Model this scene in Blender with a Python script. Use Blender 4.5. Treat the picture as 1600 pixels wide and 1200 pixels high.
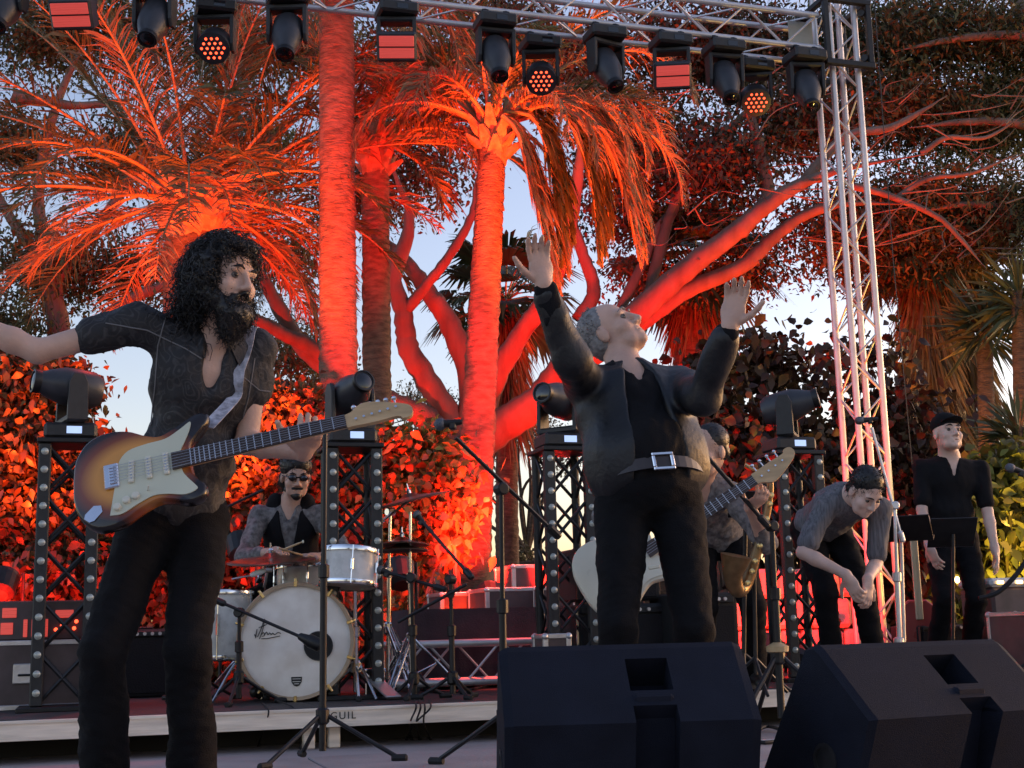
import bpy, math, random
import numpy as np
from mathutils import Vector, Matrix

for o in list(bpy.data.objects):
    bpy.data.objects.remove(o, do_unlink=True)
scene = bpy.context.scene
COL = scene.collection
R = math.radians
rng = np.random.default_rng(11)
random.seed(5)

# ------------------------------------------------------------------ camera
FPX = 2107.0                       # focal length in photo pixels (1600 wide)
PITCH, ROLL = R(10.4), R(1.47)
CAM = np.array([0.0, 0.0, 0.52])
_f = np.array([0, math.cos(PITCH), math.sin(PITCH)])
_r0 = np.array([1.0, 0, 0]); _u0 = np.array([0, -math.sin(PITCH), math.cos(PITCH)])
_r = _r0*math.cos(ROLL) - _u0*math.sin(ROLL)
_u = _u0*math.cos(ROLL) + _r0*math.sin(ROLL)
cam_data = bpy.data.cameras.new('camera')
cam = bpy.data.objects.new('camera', cam_data); COL.objects.link(cam)
cam_data.sensor_width = 36.0; cam_data.sensor_fit = 'HORIZONTAL'
cam_data.lens = 36.0*FPX/1600.0
cam_data.clip_start = 0.05; cam_data.clip_end = 2000.0
_m = Matrix(((_r[0], _u[0], -_f[0], CAM[0]), (_r[1], _u[1], -_f[1], CAM[1]),
             (_r[2], _u[2], -_f[2], CAM[2]), (0, 0, 0, 1)))
cam.matrix_world = _m
scene.camera = cam

# ------------------------------------------------------------------ sky, sun, exposure (dusk)
SUN_AZ, SUN_EL = R(66), R(6.0)      # low sun off to the right, hidden by trees and haze
world = bpy.data.worlds.new('World'); scene.world = world; world.use_nodes = True
wn = world.node_tree.nodes; wl = world.node_tree.links
bg = wn['Background']
sky = wn.new('ShaderNodeTexSky'); sky.sky_type = 'NISHITA'; sky.sun_disc = False
sky.sun_elevation = SUN_EL; sky.sun_rotation = SUN_AZ
sky.air_density = 1.0; sky.dust_density = 1.5; sky.ozone_density = 1.0; sky.altitude = 0
tint = wn.new('ShaderNodeVectorMath'); tint.operation = 'MULTIPLY'; tint.inputs[1].default_value = (1.10, .97, 1.16)   # slight lavender cast of the dusk sky
wl.new(sky.outputs[0], tint.inputs[0]); wl.new(tint.outputs[0], bg.inputs[0]); bg.inputs[1].default_value = 0.15
sd = bpy.data.lights.new('sun', 'SUN'); sd.energy = 0.03; sd.angle = R(15); sd.color = (1, .78, .62)
sun = bpy.data.objects.new('sun', sd); COL.objects.link(sun)
_sv = Vector((math.sin(SUN_AZ)*math.cos(SUN_EL), math.cos(SUN_AZ)*math.cos(SUN_EL), math.sin(SUN_EL)))
sun.rotation_euler = _sv.to_track_quat('Z', 'Y').to_euler()
sun.location = (0, 30, 20)
vs = scene.view_settings
vs.view_transform = 'Standard'; vs.look = 'None'; vs.gamma = 1.0; vs.use_curve_mapping = False
vs.exposure = 1.4

# ------------------------------------------------------------------ pixel helpers (photo pixels, 1600x1200)
def ray(px, py):
    d = _f + _r*((px-800)/FPX) + _u*((600-py)/FPX)
    return d
def P(px, py, depth):
    """point on the pixel's ray at world y = depth"""
    d = ray(px, py); return CAM + d*(depth/d[1])
def PZ(px, py, z):
    d = ray(px, py); return CAM + d*((z-CAM[2])/d[2])
def V(*a): return np.array(a, float)
def nrm(v): v = np.asarray(v, float); return v/(np.linalg.norm(v)+1e-12)
STA = R(17.3)
S = V(math.cos(STA), math.sin(STA), 0)     # along the stage, to the right
N = V(-math.sin(STA), math.cos(STA), 0)    # into the stage
UP = V(0, 0, 1)
DECK = 0.19

# ------------------------------------------------------------------ object helpers
def tag(o, label, cat=None, group=None, kind=None):
    if label: o['label'] = label
    if cat: o['category'] = cat
    if group: o['group'] = group
    if kind: o['kind'] = kind
    return o
def thing(name, label, cat, loc=(0, 0, 0), rotz=0.0, group=None):
    o = bpy.data.objects.new(name, None); COL.objects.link(o)
    o.empty_display_size = 0.1
    o.location = Vector(loc); o.rotation_euler = (0, 0, rotz)
    return tag(o, label, cat, group)
def copy_tree(o, parent=None):
    c = o.copy(); COL.objects.link(c); c.parent = parent
    for ch in list(o.children): copy_tree(ch, c)
    return c
def frame(z, hint=(0, 0, 1)):
    """3x3 with columns x,y,z where z is along the given vector"""
    z = nrm(z); h = np.asarray(hint, float)
    if abs(np.dot(nrm(h), z)) > .98: h = V(1, 0, 0) if abs(z[0]) < .9 else V(0, 1, 0)
    x = nrm(np.cross(h, z)); y = np.cross(z, x)
    return np.stack([x, y, z], 1)
def rotz(a):
    c, s = math.cos(a), math.sin(a); return np.array([[c, -s, 0], [s, c, 0], [0, 0, 1.]])
def rotx(a):
    c, s = math.cos(a), math.sin(a); return np.array([[1., 0, 0], [0, c, -s], [0, s, c]])
def roty(a):
    c, s = math.cos(a), math.sin(a); return np.array([[c, 0, s], [0, 1., 0], [-s, 0, c]])
def spline(pts, n=8):
    """Catmull-Rom through pts"""
    p = np.asarray(pts, float)
    if len(p) < 3: 
        t = np.linspace(0, 1, n+1)[:, None]; return p[0]*(1-t)+p[1]*t
    q = np.vstack([2*p[0]-p[1], p, 2*p[-1]-p[-2]]); out = []
    for i in range(len(p)-1):
        a, b, c, d = q[i:i+4]
        for t in np.linspace(0, 1, n, endpoint=False):
            out.append(.5*((2*b)+(c-a)*t+(2*a-5*b+4*c-d)*t*t+(3*b-a-3*c+d)*t**3))
    out.append(p[-1]); return np.array(out)

class MB:
    """collects shapes into one mesh"""
    def __init__(s): s.v = []; s.f = []; s.n = 0
    def add(s, v, f):
        v = np.asarray(v, float)
        s.v.append(v); s.f += [tuple(int(i)+s.n for i in q) for q in f]; s.n += len(v); return s
    def box(s, c, size, rot=None, bev=0.0):
        hx, hy, hz = [x/2 for x in size]
        if bev <= 0:
            v = np.array([[x, y, z] for x in (-hx, hx) for y in (-hy, hy) for z in (-hz, hz)])
            f = [(0, 1, 3, 2), (4, 6, 7, 5), (0, 4, 5, 1), (2, 3, 7, 6), (0, 2, 6, 4), (1, 5, 7, 3)]
        else:
            b = min(bev, hx*.99, hy*.99, hz*.99); v = []; idx = {}
            for sx in (-1, 1):
                for sy in (-1, 1):
                    for sz in (-1, 1):
                        for a in range(3):
                            p = [sx*(hx-b), sy*(hy-b), sz*(hz-b)]; p[a] = (sx*hx, sy*hy, sz*hz)[a]
                            idx[(sx, sy, sz, a)] = len(v); v.append(p)
            f = []
            def q(*k): f.append(tuple(idx[i] for i in k))
            for a in range(3):
                o = [i for i in range(3) if i != a]
                for sg in (-1, 1):
                    ks = []
                    for (u, w) in ((-1, -1), (1, -1), (1, 1), (-1, 1)):
                        t = [0, 0, 0]; t[a] = sg; t[o[0]] = u; t[o[1]] = w; ks.append((*t, a))
                    q(*ks)
                    
                # edges along axis a
                for u in (-1, 1):
                    for w in (-1, 1):
                        t0 = [0, 0, 0]; t0[a] = -1; t0[o[0]] = u; t0[o[1]] = w
                        t1 = list(t0); t1[a] = 1
                        q((*t0, o[0]), (*t1, o[0]), (*t1, o[1]), (*t0, o[1]))
            for sx in (-1, 1):
                for sy in (-1, 1):
                    for sz in (-1, 1): q(*[(sx, sy, sz, a) for a in range(3)])
            v = np.array(v)
        if rot is not None: v = v @ np.asarray(rot).T
        return s.add(v+np.asarray(c, float), f)
    def tube(s, path, rad, n=8, cap=True):
        p = np.asarray(path, float); m = len(p)
        r = np.full(m, rad, float) if np.isscalar(rad) else np.asarray(rad, float)
        t = np.gradient(p, axis=0); t /= np.linalg.norm(t, axis=1)[:, None]+1e-12
        x = frame(t[0])[:, 0]; ang = np.linspace(0, 2*math.pi, n, endpoint=False)
        v = np.zeros((m, n, 3))
        for i in range(m):
            x = nrm(x-np.dot(x, t[i])*t[i]); y = np.cross(t[i], x)
            v[i] = p[i]+r[i]*(np.cos(ang)[:, None]*x+np.sin(ang)[:, None]*y)
        f = []
        for i in range(m-1):
            for j in range(n):
                k = (j+1) % n; f.append((i*n+j, i*n+k, (i+1)*n+k, (i+1)*n+j))
        if cap: f.append(tuple(range(n-1, -1, -1))); f.append(tuple((m-1)*n+j for j in range(n)))
        return s.add(v.reshape(-1, 3), f)
    def rod(s, a, b, r, r2=None, n=8): return s.tube([a, b], [r, r if r2 is None else r2], n)
    def lathe(s, prof, o=(0, 0, 0), axis=(0, 0, 1), n=20, hint=(0, 0, 1), cap=True):
        """prof: list of (radius, height along axis)"""
        F = frame(axis, hint); ang = np.linspace(0, 2*math.pi, n, endpoint=False)
        v = []; f = []; m = len(prof)
        for (r, h) in prof:
            l = np.stack([r*np.cos(ang), r*np.sin(ang), np.full(n, h)], 1); v.append(l @ F.T + np.asarray(o, float))
        for i in range(m-1):
            for j in range(n):
                k = (j+1) % n; f.append((i*n+j, i*n+k, (i+1)*n+k, (i+1)*n+j))
        if cap: f.append(tuple(range(n-1, -1, -1))); f.append(tuple((m-1)*n+j for j in range(n)))
        return s.add(np.vstack(v), f)
    def prism(s, poly, h, o=(0, 0, 0), F=None, h0=0.0, bev=0.0):
        """2-D outline in the x,y of frame F pushed from h0 to h along its z"""
        p = np.asarray(poly, float); n = len(p)
        F = np.eye(3) if F is None else F
        lay = [(p, h0), (p, h)]
        if bev > 0:
            c = p.mean(0); d = p-c; sc = 1-bev/np.maximum(np.linalg.norm(d, axis=1), 1e-6)[:, None]
            q = c+d*sc; lay = [(q, h0), (p, h0+bev), (p, h-bev), (q, h)]
        v = [np.column_stack([l, np.full(n, z)]) @ F.T+np.asarray(o, float) for l, z in lay]
        f = []
        for i in range(len(lay)-1):
            for j in range(n):
                k = (j+1) % n; f.append((i*n+j, i*n+k, (i+1)*n+k, (i+1)*n+j))
        f.append(tuple(range(n-1, -1, -1))); f.append(tuple((len(lay)-1)*n+j for j in range(n)))
        return s.add(np.vstack(v), f)
    def ball(s, c, r, nu=12, nv=8, rot=None):
        r = np.array([r]*3 if np.isscalar(r) else r, float)
        v = [(0, 0, -1)]; 
        for i in range(1, nv):
            t = math.pi*i/nv
            for j in range(nu):
                a = 2*math.pi*j/nu; v.append((math.sin(t)*math.cos(a), math.sin(t)*math.sin(a), -math.cos(t)))
        v.append((0, 0, 1)); v = np.array(v)*r
        if rot is not None: v = v @ np.asarray(rot).T
        f = [(0, 1+(j+1) % nu, 1+j) for j in range(nu)]
        for i in range(nv-2):
            for j in range(nu):
                a = 1+i*nu; k = (j+1) % nu; f.append((a+j, a+k, a+nu+k, a+nu+j))
        L = len(v)-1; a = 1+(nv-2)*nu
        f += [(L, a+j, a+(j+1) % nu) for j in range(nu)]
        return s.add(v+np.asarray(c, float), f)
    def build(s, name, mat, parent=None, origin=None, smooth=False):
        v = np.vstack(s.v)
        if origin is not None: v = v-np.asarray(origin, float)
        return mesh_obj(name, v, s.f, mat, parent, smooth)

def mesh_obj(name, v, f, mat, parent=None, smooth=False):
    me = bpy.data.meshes.new(name)
    if isinstance(f, np.ndarray):
        k = f.shape[1]; me.vertices.add(len(v)); me.vertices.foreach_set('co', np.asarray(v, np.float32).ravel())
        me.loops.add(f.size); me.loops.foreach_set('vertex_index', f.astype(np.int32).ravel())
        me.polygons.add(len(f)); me.polygons.foreach_set('loop_start', np.arange(0, f.size, k, dtype=np.int32))
        me.update(calc_edges=True)
    else:
        me.from_pydata([tuple(x) for x in v], [], f)
    if mat is not None: me.materials.append(mat)
    if smooth:
        me.polygons.foreach_set('use_smooth', np.ones(len(me.polygons), bool))
        if smooth != 'all':
            try: me.set_sharp_from_angle(angle=R(40))
            except Exception: pass
    o = bpy.data.objects.new(name, me); COL.objects.link(o); o.parent = parent
    return o
def link_mesh(name, me, parent, loc=(0, 0, 0), rot=None, scale=None):
    o = bpy.data.objects.new(name, me); COL.objects.link(o); o.parent = parent; o.location = Vector(loc)
    if rot is not None: o.rotation_euler = Matrix(rot).to_euler()
    if scale is not None: o.scale = scale
    return o

# ------------------------------------------------------------------ materials
def mat(name, col, rough=.6, metal=0.0, var=.15, scale=6.0, bump=0.0, bscale=40.0, emis=None, estr=0.0,
        leaf=0.0, island=0.0, spec=.5, rvar=.1, stretch=None, col2=None, sheen=0.0, detail=4.0):
    m = bpy.data.materials.new(name); m.use_nodes = True
    nt = m.node_tree; nd = nt.nodes; lk = nt.links
    b = nd['Principled BSDF']; out = nd['Material Output']
    tc = nd.new('ShaderNodeTexCoord'); src = tc.outputs['Object']
    if stretch:
        mp = nd.new('ShaderNodeMapping'); mp.inputs['Scale'].default_value = stretch
        lk.new(src, mp.inputs[0]); src = mp.outputs[0]
    no = nd.new('ShaderNodeTexNoise'); no.inputs['Scale'].default_value = scale; no.inputs['Detail'].default_value = detail
    lk.new(src, no.inputs['Vector'])
    rp = nd.new('ShaderNodeValToRGB'); c = np.array(col)
    lo = np.clip(c*(1-var), 0, 1) if col2 is None else np.array(col); hi = np.clip(c*(1+var), 0, 1) if col2 is None else np.array(col2)
    rp.color_ramp.elements[0].position = .32; rp.color_ramp.elements[1].position = .68
    rp.color_ramp.elements[0].color = (*lo, 1); rp.color_ramp.elements[1].color = (*hi, 1)
    lk.new(no.outputs['Fac'], rp.inputs[0]); csock = rp.outputs[0]
    if island > 0:
        ge = nd.new('ShaderNodeNewGeometry'); hs = nd.new('ShaderNodeHueSaturation')
        ma = nd.new('ShaderNodeMapRange'); ma.inputs[3].default_value = 1-island; ma.inputs[4].default_value = 1+island
        lk.new(ge.outputs['Random Per Island'], ma.inputs[0]); lk.new(ma.outputs[0], hs.inputs['Value'])
        mh = nd.new('ShaderNodeMapRange'); mh.inputs[3].default_value = .5-island*.06; mh.inputs[4].default_value = .5+island*.06
        lk.new(ge.outputs['Random Per Island'], mh.inputs[0]); lk.new(mh.outputs[0], hs.inputs['Hue'])
        lk.new(csock, hs.inputs['Color']); csock = hs.outputs[0]
    lk.new(csock, b.inputs['Base Color'])
    b.inputs['Metallic'].default_value = metal
    b.inputs['Specular IOR Level'].default_value = spec
    if rvar > 0:
        mr = nd.new('ShaderNodeMapRange'); mr.inputs[3].default_value = max(.03, rough-rvar); mr.inputs[4].default_value = min(1, rough+rvar)
        lk.new(no.outputs['Fac'], mr.inputs[0]); lk.new(mr.outputs[0], b.inputs['Roughness'])
    else: b.inputs['Roughness'].default_value = rough
    if sheen: b.inputs['Sheen Weight'].default_value = sheen
    if bump > 0:
        n2 = nd.new('ShaderNodeTexNoise'); n2.inputs['Scale'].default_value = bscale; n2.inputs['Detail'].default_value = 5
        lk.new(src, n2.inputs['Vector'])
        bp = nd.new('ShaderNodeBump'); bp.inputs['Strength'].default_value = bump; bp.inputs['Distance'].default_value = .02
        lk.new(n2.outputs['Fac'], bp.inputs['Height']); lk.new(bp.outputs[0], b.inputs['Normal'])
    if emis is not None:
        b.inputs['Emission Color'].default_value = (*emis, 1); b.inputs['Emission Strength'].default_value = estr
    if leaf > 0:
        tr = nd.new('ShaderNodeBsdfTranslucent'); mx = nd.new('ShaderNodeMixShader'); mx.inputs[0].default_value = leaf
        lk.new(csock, tr.inputs[0]); lk.new(b.outputs[0], mx.inputs[1]); lk.new(tr.outputs[0], mx.inputs[2])
        lk.new(mx.outputs[0], out.inputs[0])
    m['nodes_base'] = 1
    return m
M = {}
M['concrete'] = mat('concrete', (.30, .265, .27), .8, var=.18, scale=2.5, bump=.25, bscale=60)
M['earth'] = mat('earth', (.10, .075, .055), .95, var=.4, scale=1.2, bump=.6, bscale=8)
M['black_metal'] = mat('black_metal', (.014, .014, .016), .45, .3, var=.3, scale=20)
M['black_plastic'] = mat('black_plastic', (.016, .016, .018), .5, var=.3, scale=25, bump=.12, bscale=300)
M['wedge_paint'] = mat('wedge_paint', (.010, .0122, .0215), .72, var=.18, scale=9, bump=.3, bscale=420, rvar=.06, spec=.12)
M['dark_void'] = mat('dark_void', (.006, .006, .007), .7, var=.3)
M['chrome'] = mat('chrome', (.72, .73, .76), .16, 1.0, var=.08, scale=15, rvar=.06)
M['aluminium'] = mat('aluminium', (.62, .61, .63), .38, .85, var=.15, scale=9, bump=.08, bscale=80)
M['rail'] = mat('rail', (.80, .71, .60), .55, .0, var=.2, scale=3, stretch=(1, 6, 14), bump=.1, bscale=30)
M['deck'] = mat('deck', (.030, .026, .028), .65, var=.35, scale=5, bump=.3, bscale=120)
M['lens_glass'] = mat('lens_glass', (.42, .44, .40), .12, .2, var=.35, scale=60)
M['lens_dark'] = mat('lens_dark', (.006, .006, .008), .06, .0, var=.2, spec=.8)
M['screen_blue'] = mat('screen_blue', (.30, .40, .62), .2, var=.2, emis=(.45, .6, 1.0), estr=.35)
M['led_red'] = mat('led_red', (.5, .03, .02), .3, emis=(1, .07, .025), estr=1.6)
M['led_face'] = mat('led_face', (.05, .008, .008), .3, emis=(1, .05, .03), estr=.12)
M['panel_red'] = mat('panel_red', (.40, .08, .07), .3, .3, var=.2, scale=5, stretch=(1, 1, 40), emis=(1, .10, .08), estr=.18)
M['white_plastic'] = mat('white_plastic', (.62, .62, .62), .4, var=.1)
# ------------------------------------------------------------------ ground
def floor_mat():
    m = mat('plaza_slab', (.30, .265, .27), .75, var=.2, scale=1.7, bump=.2, bscale=70)
    return m
tag(MB().add([(-400, -200, -.006), (400, -200, -.006), (400, 700, -.006), (-400, 700, -.006)], [(0, 1, 2, 3)])
    .build('ground', M['earth']), None, kind='structure')
pl = MB().add([(-9, -4, 0), (12, -4, 0), (12, 11.2, 0), (-9, 11.2, 0)], [(0, 1, 2, 3)]).build('plaza_floor', floor_mat())
tag(pl, None, kind='structure')
# paving slabs of the strip in front of the platform
slab_me = None
for i in range(-4, 6):
    for j in range(0, 5):
        c = S*(i*1.2+.3)+N*(j*1.2+.62); c[2] = .004
        if c[1] > 7.6 or c[1] < .4: continue
        if slab_me is None:
            slab_me = MB().box((0, 0, 0), (1.188, 1.188, .012), bev=.004).build('slab', M['concrete'], pl); o = slab_me
        else: o = link_mesh('slab', slab_me.data, pl)
        o.location = Vector(c); o.rotation_euler = (0, 0, STA)

# ------------------------------------------------------------------ foliage helpers
M['bark_grey'] = mat('bark_grey', (.17, .115, .09), .85, var=.3, scale=5, bump=.7, bscale=14, stretch=(1, 1, .35))
M['palm_bark'] = mat('palm_bark', (.19, .12, .085), .9, var=.4, scale=9, bump=.9, bscale=22, stretch=(1, 1, 3))
M['palm_bark_dark'] = mat('palm_bark_dark', (.10, .068, .05), .9, var=.45, scale=9, bump=.9, bscale=22, stretch=(1, 1, 3))
M['frond'] = mat('frond', (.105, .115, .045), .55, var=.3, scale=2, leaf=.3, island=.45)
M['frond_dry'] = mat('frond_dry', (.27, .19, .105), .7, var=.3, scale=2, leaf=.3, island=.4)
M['rachis'] = mat('rachis', (.33, .25, .13), .6, var=.25, scale=6)
M['boot'] = mat('boot', (.36, .25, .15), .8, var=.4, scale=12, bump=.5, bscale=30)
M['leaf_olive'] = mat('leaf_olive', (.085, .088, .034), .6, var=.35, scale=.7, leaf=.35, island=.5)
M['leaf_dark'] = mat('leaf_dark', (.070, .062, .032), .6, var=.4, scale=.6, leaf=.3, island=.5)
M['leaf_ivy'] = mat('leaf_ivy', (.115, .07, .028), .45, var=.35, scale=1.5, leaf=.3, island=.55)
M['leaf_rust'] = mat('leaf_rust', (.060, .030, .016), .5, var=.4, scale=1.2, leaf=.25, island=.6)
M['leaf_citrus'] = mat('leaf_citrus', (.20, .15, .04), .4, var=.35, scale=1.5, leaf=.3, island=.55)
M['leaf_yellow'] = mat('leaf_yellow', (.17, .16, .03), .45, var=.3, scale=1.5, leaf=.35, island=.5)
M['yucca'] = mat('yucca', (.07, .09, .04), .5, var=.3, scale=2, leaf=.2, island=.35)
M['thatch'] = mat('thatch', (.22, .155, .085), .85, var=.35, scale=3, leaf=.2, island=.4)
M['twig'] = mat('twig', (.16, .12, .09), .85, var=.3, scale=8)

def unit_rand(n):
    v = rng.normal(size=(n, 3)); return v/np.linalg.norm(v, axis=1)[:, None]
def leaf_quads(p, d, L, w, bend=.25):
    """rhombic leaves: base p, direction d"""
    n = len(p); L = np.broadcast_to(L, (n,))[:, None]; w = np.broadcast_to(w, (n,))[:, None]
    s = np.cross(d, unit_rand(n)); s /= np.linalg.norm(s, axis=1)[:, None]+1e-9
    dn = np.array([0, 0, -1.])
    if np.mean(w) > .024:       # larger leaves are folded along the midrib, oval, with a bent tip
        nn_ = np.cross(d, s); c = p+.5*L*d-nn_*w*.35; tip = p+L*d+dn*L*bend
        v = np.stack([p, p+.25*L*d+w*.8*s, p+.55*L*d+w*s, tip, p+.55*L*d-w*s, p+.25*L*d-w*.8*s, c], 1).reshape(-1, 3)
        b = np.arange(n)[:, None]*7
        return v, np.vstack([b+np.array([[0, 6, 2, 1]]), b+np.array([[0, 5, 4, 6]]), b+np.array([[6, 4, 3, 2]])])
    v = np.stack([p, p+.45*L*d+w*s, p+L*d+dn*L*bend, p+.45*L*d-w*s], 1).reshape(-1, 3)
    return v, np.arange(4*n).reshape(n, 4)
def multi(name, parts, mats, parent, origin=None, smooth=False):
    """parts: list of (verts, quads, material index) -> one mesh"""
    vs_, fs, mi, n = [], [], [], 0
    for v, f, k in parts:
        vs_.append(v); fs.append(np.asarray(f)+n); mi.append(np.full(len(f), k, np.int32)); n += len(v)
    v = np.vstack(vs_)
    if origin is not None: v = v-np.asarray(origin)
    o = mesh_obj(name, v, np.vstack(fs), mats[0], parent, smooth)
    for m in mats[1:]: o.data.materials.append(m)
    o.data.polygons.foreach_set('material_index', np.concatenate(mi)); o.data.update()
    return o
def tube_q(path, rad, n=5):
    p = np.asarray(path, float); m = len(p); r = np.broadcast_to(np.asarray(rad, float), (m,))
    t = np.gradient(p, axis=0); t /= np.linalg.norm(t, axis=1)[:, None]+1e-12
    x = frame(t[0])[:, 0]; a = np.linspace(0, 2*math.pi, n, endpoint=False); v = np.zeros((m, n, 3))
    for i in range(m):
        x = nrm(x-np.dot(x, t[i])*t[i]); y = np.cross(t[i], x)
        v[i] = p[i]+r[i]*(np.cos(a)[:, None]*x+np.sin(a)[:, None]*y)
    f = [(i*n+j, i*n+(j+1) % n, (i+1)*n+(j+1) % n, (i+1)*n+j) for i in range(m-1) for j in range(n)]
    return v.reshape(-1, 3), np.array(f)

def frond_parts(start, az, el, length, droop, leaflen=.42, nleaf=84, wid=.0105, twist=0.0, hang=.35, stalk=.16, path=None, open_=46):
    """pinnate palm leaf as (verts, quads, material) lists"""
    m = 14; given = path; path = [np.array(start, float)]; e = el; st = length/m
    az_ = az
    for i in range(m):
        d = V(math.cos(az_)*math.cos(e), math.sin(az_)*math.cos(e), math.sin(e))
        path.append(path[-1]+d*st); e -= droop/m*(.35+1.3*i/m); e = max(e, -1.5); az_ += twist/m
    path = np.array(path)
    if given is not None:
        q = spline(given, 12); L_ = np.r_[0, np.cumsum(np.linalg.norm(np.diff(q, axis=0), axis=1))]
        path = np.stack([np.interp(np.linspace(0, L_[-1], m+1), L_, q[:, i]) for i in range(3)], 1)
    rad = np.linspace(.026, .004, m+1)
    rv, rf = tube_q(path, rad, 4)
    t = np.linspace(stalk, .995, nleaf); t = np.repeat(t, 2); side = np.tile([1., -1.], nleaf)
    t = np.clip(t+rng.normal(0, .006, len(t)), stalk, 1)
    x = t*m; i0 = np.minimum(x.astype(int), m-1); fr = (x-i0)[:, None]
    p = path[i0]*(1-fr)+path[i0+1]*fr
    tg = path[i0+1]-path[i0]; tg /= np.linalg.norm(tg, axis=1)[:, None]
    sd = np.cross(tg, UP); nn = np.linalg.norm(sd, axis=1)[:, None]; sd = np.where(nn > .05, sd/np.maximum(nn, 1e-6), V(math.sin(az), -math.cos(az), 0))
    up = np.cross(sd, tg)
    L = leaflen*(np.sin(np.pi*np.clip(.12+.86*t, 0, 1))**.6)*rng.uniform(.75, 1.15, len(t))
    a = np.radians(rng.normal(open_, 9, len(t))); lift = rng.normal(.30, .22, len(t))
    d = tg*np.cos(a)[:, None]+sd*(side*np.sin(a))[:, None]+up*lift[:, None]*np.sin(a)[:, None]
    d /= np.linalg.norm(d, axis=1)[:, None]
    mid = p+d*(L*.55)[:, None]; tip = mid+(d*.85+np.array([0, 0, -1.])*hang*rng.uniform(.3, 1.6, len(t))[:, None])*(L*.5)[:, None]
    wv = np.cross(d, up); wv /= np.linalg.norm(wv, axis=1)[:, None]+1e-9
    wv = wv*.6+up*rng.normal(0, .6, (len(t), 1)); w = wid*rng.uniform(.7, 1.2, (len(t), 1))
    v = np.stack([p-wv*w*.5, p+wv*w*.5, mid+wv*w, mid-wv*w, tip+wv*w*.15, tip-wv*w*.15], 1).reshape(-1, 3)
    b = np.arange(len(t))[:, None]*6
    f = np.vstack([b+np.array([[0, 1, 2, 3]]), b+np.array([[3, 2, 4, 5]])])
    return [(rv, rf, 0), (v, f, 1)]

def palm_trunk(base, top, r0, r1, parent, material, bow=0.0, flare=.25, name='trunk', ring=.055, rough=.05):
    base = np.asarray(base); top = np.asarray(top); L = np.linalg.norm(top-base); m = int(L/ring)
    t = np.linspace(0, 1, m+1); path = base+(top-base)*t[:, None]
    path[:, 0] += bow*np.sin(math.pi*t)
    saw = (np.arange(m+1) % 2)*rough
    r = (r0+(r1-r0)*t)*(1+flare*np.exp(-t*9)+saw); n = 20
    ang = np.linspace(0, 2*math.pi, n, endpoint=False)
    rr = r[:, None]*(1+rng.normal(0, rough*.55, (m+1, n)))
    off = rng.normal(0, ring*.2, (m+1, n))
    F = frame(top-base)
    v = path[:, None, :]+rr[..., None]*(np.cos(ang)[None, :, None]*F[:, 0]+np.sin(ang)[None, :, None]*F[:, 1])
    v[..., 2] += off
    f = [(i*n+j, i*n+(j+1) % n, (i+1)*n+(j+1) % n, (i+1)*n+j) for i in range(m) for j in range(n)]
    return mesh_obj(name, v.reshape(-1, 3)-base, np.array(f), material, parent, False)

def palm(label, base, top, r0, r1, fronds, material='palm_bark', bow=0.0, boots=18, dry=.0, leaf='frond', boot_r=None):
    root = thing('palm_tree', label, 'palm tree', base, group=None)
    palm_trunk(base, top, r0, r1, root, M[material], bow)
    base = np.asarray(base); top = np.asarray(top)
    br = boot_r or r1
    if boots:
        b = MB()
        for i in range(boots):
            a = i*2.399; h = -.34*(1-i/boots)+.03
            d = V(math.cos(a), math.sin(a), .75+.9*i/boots); p = top+V(math.cos(a)*br*.75, math.sin(a)*br*.75, h)
            q = p+nrm(d)*rng.uniform(.18, .34)
            F = frame(q-p, (math.cos(a), math.sin(a), 0))
            for (pp, w1, w2) in ((p, .085, .05),):
                vv = []
                for (c, w, th) in ((p, .075, .03), ((p+q)/2, .05, .024), (q, .022, .01)):
                    for (sx, sy) in ((-1, -1), (1, -1), (1, 1), (-1, 1)): vv.append(c+F[:, 0]*w*sx+F[:, 1]*th*sy)
                ff = [(k*4+j, k*4+(j+1) % 4, k*4+4+(j+1) % 4, k*4+4+j) for k in range(2) for j in range(4)]+[(8, 9, 10, 11), (3, 2, 1, 0)]
                b.add(vv, ff)
        b.lathe([(br*.9, -.4), (br*1.25, -.2), (br*1.2, 0), (br*.5, .22)], top, n=12)
        b.build('crown_base', M['boot'], root, base)
    for fr in fronds:
        kw = dict(fr); d_ = kw.pop('dry', rng.random() < dry)
        s = top+V(math.cos(kw['az'])*br*.7, math.sin(kw['az'])*br*.7, kw.pop('dz', 0.0))
        multi('frond', frond_parts(s, **kw), [M['rachis'], M['frond_dry' if d_ else leaf]], root, base)
    return root
def ring_fronds(n, length, el0, el1, droop0, droop1, **kw):
    out = []
    for i in range(n):
        t = (i+.5)/n
        out.append(dict(az=i*2.39996+rng.normal(0, .12), el=el0+(el1-el0)*t+rng.normal(0, .06),
                        length=length*rng.uniform(.85, 1.12), droop=droop0+(droop1-droop0)*t+rng.normal(0, .12),
                        twist=rng.normal(0, .25), **kw))
    return out

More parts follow.
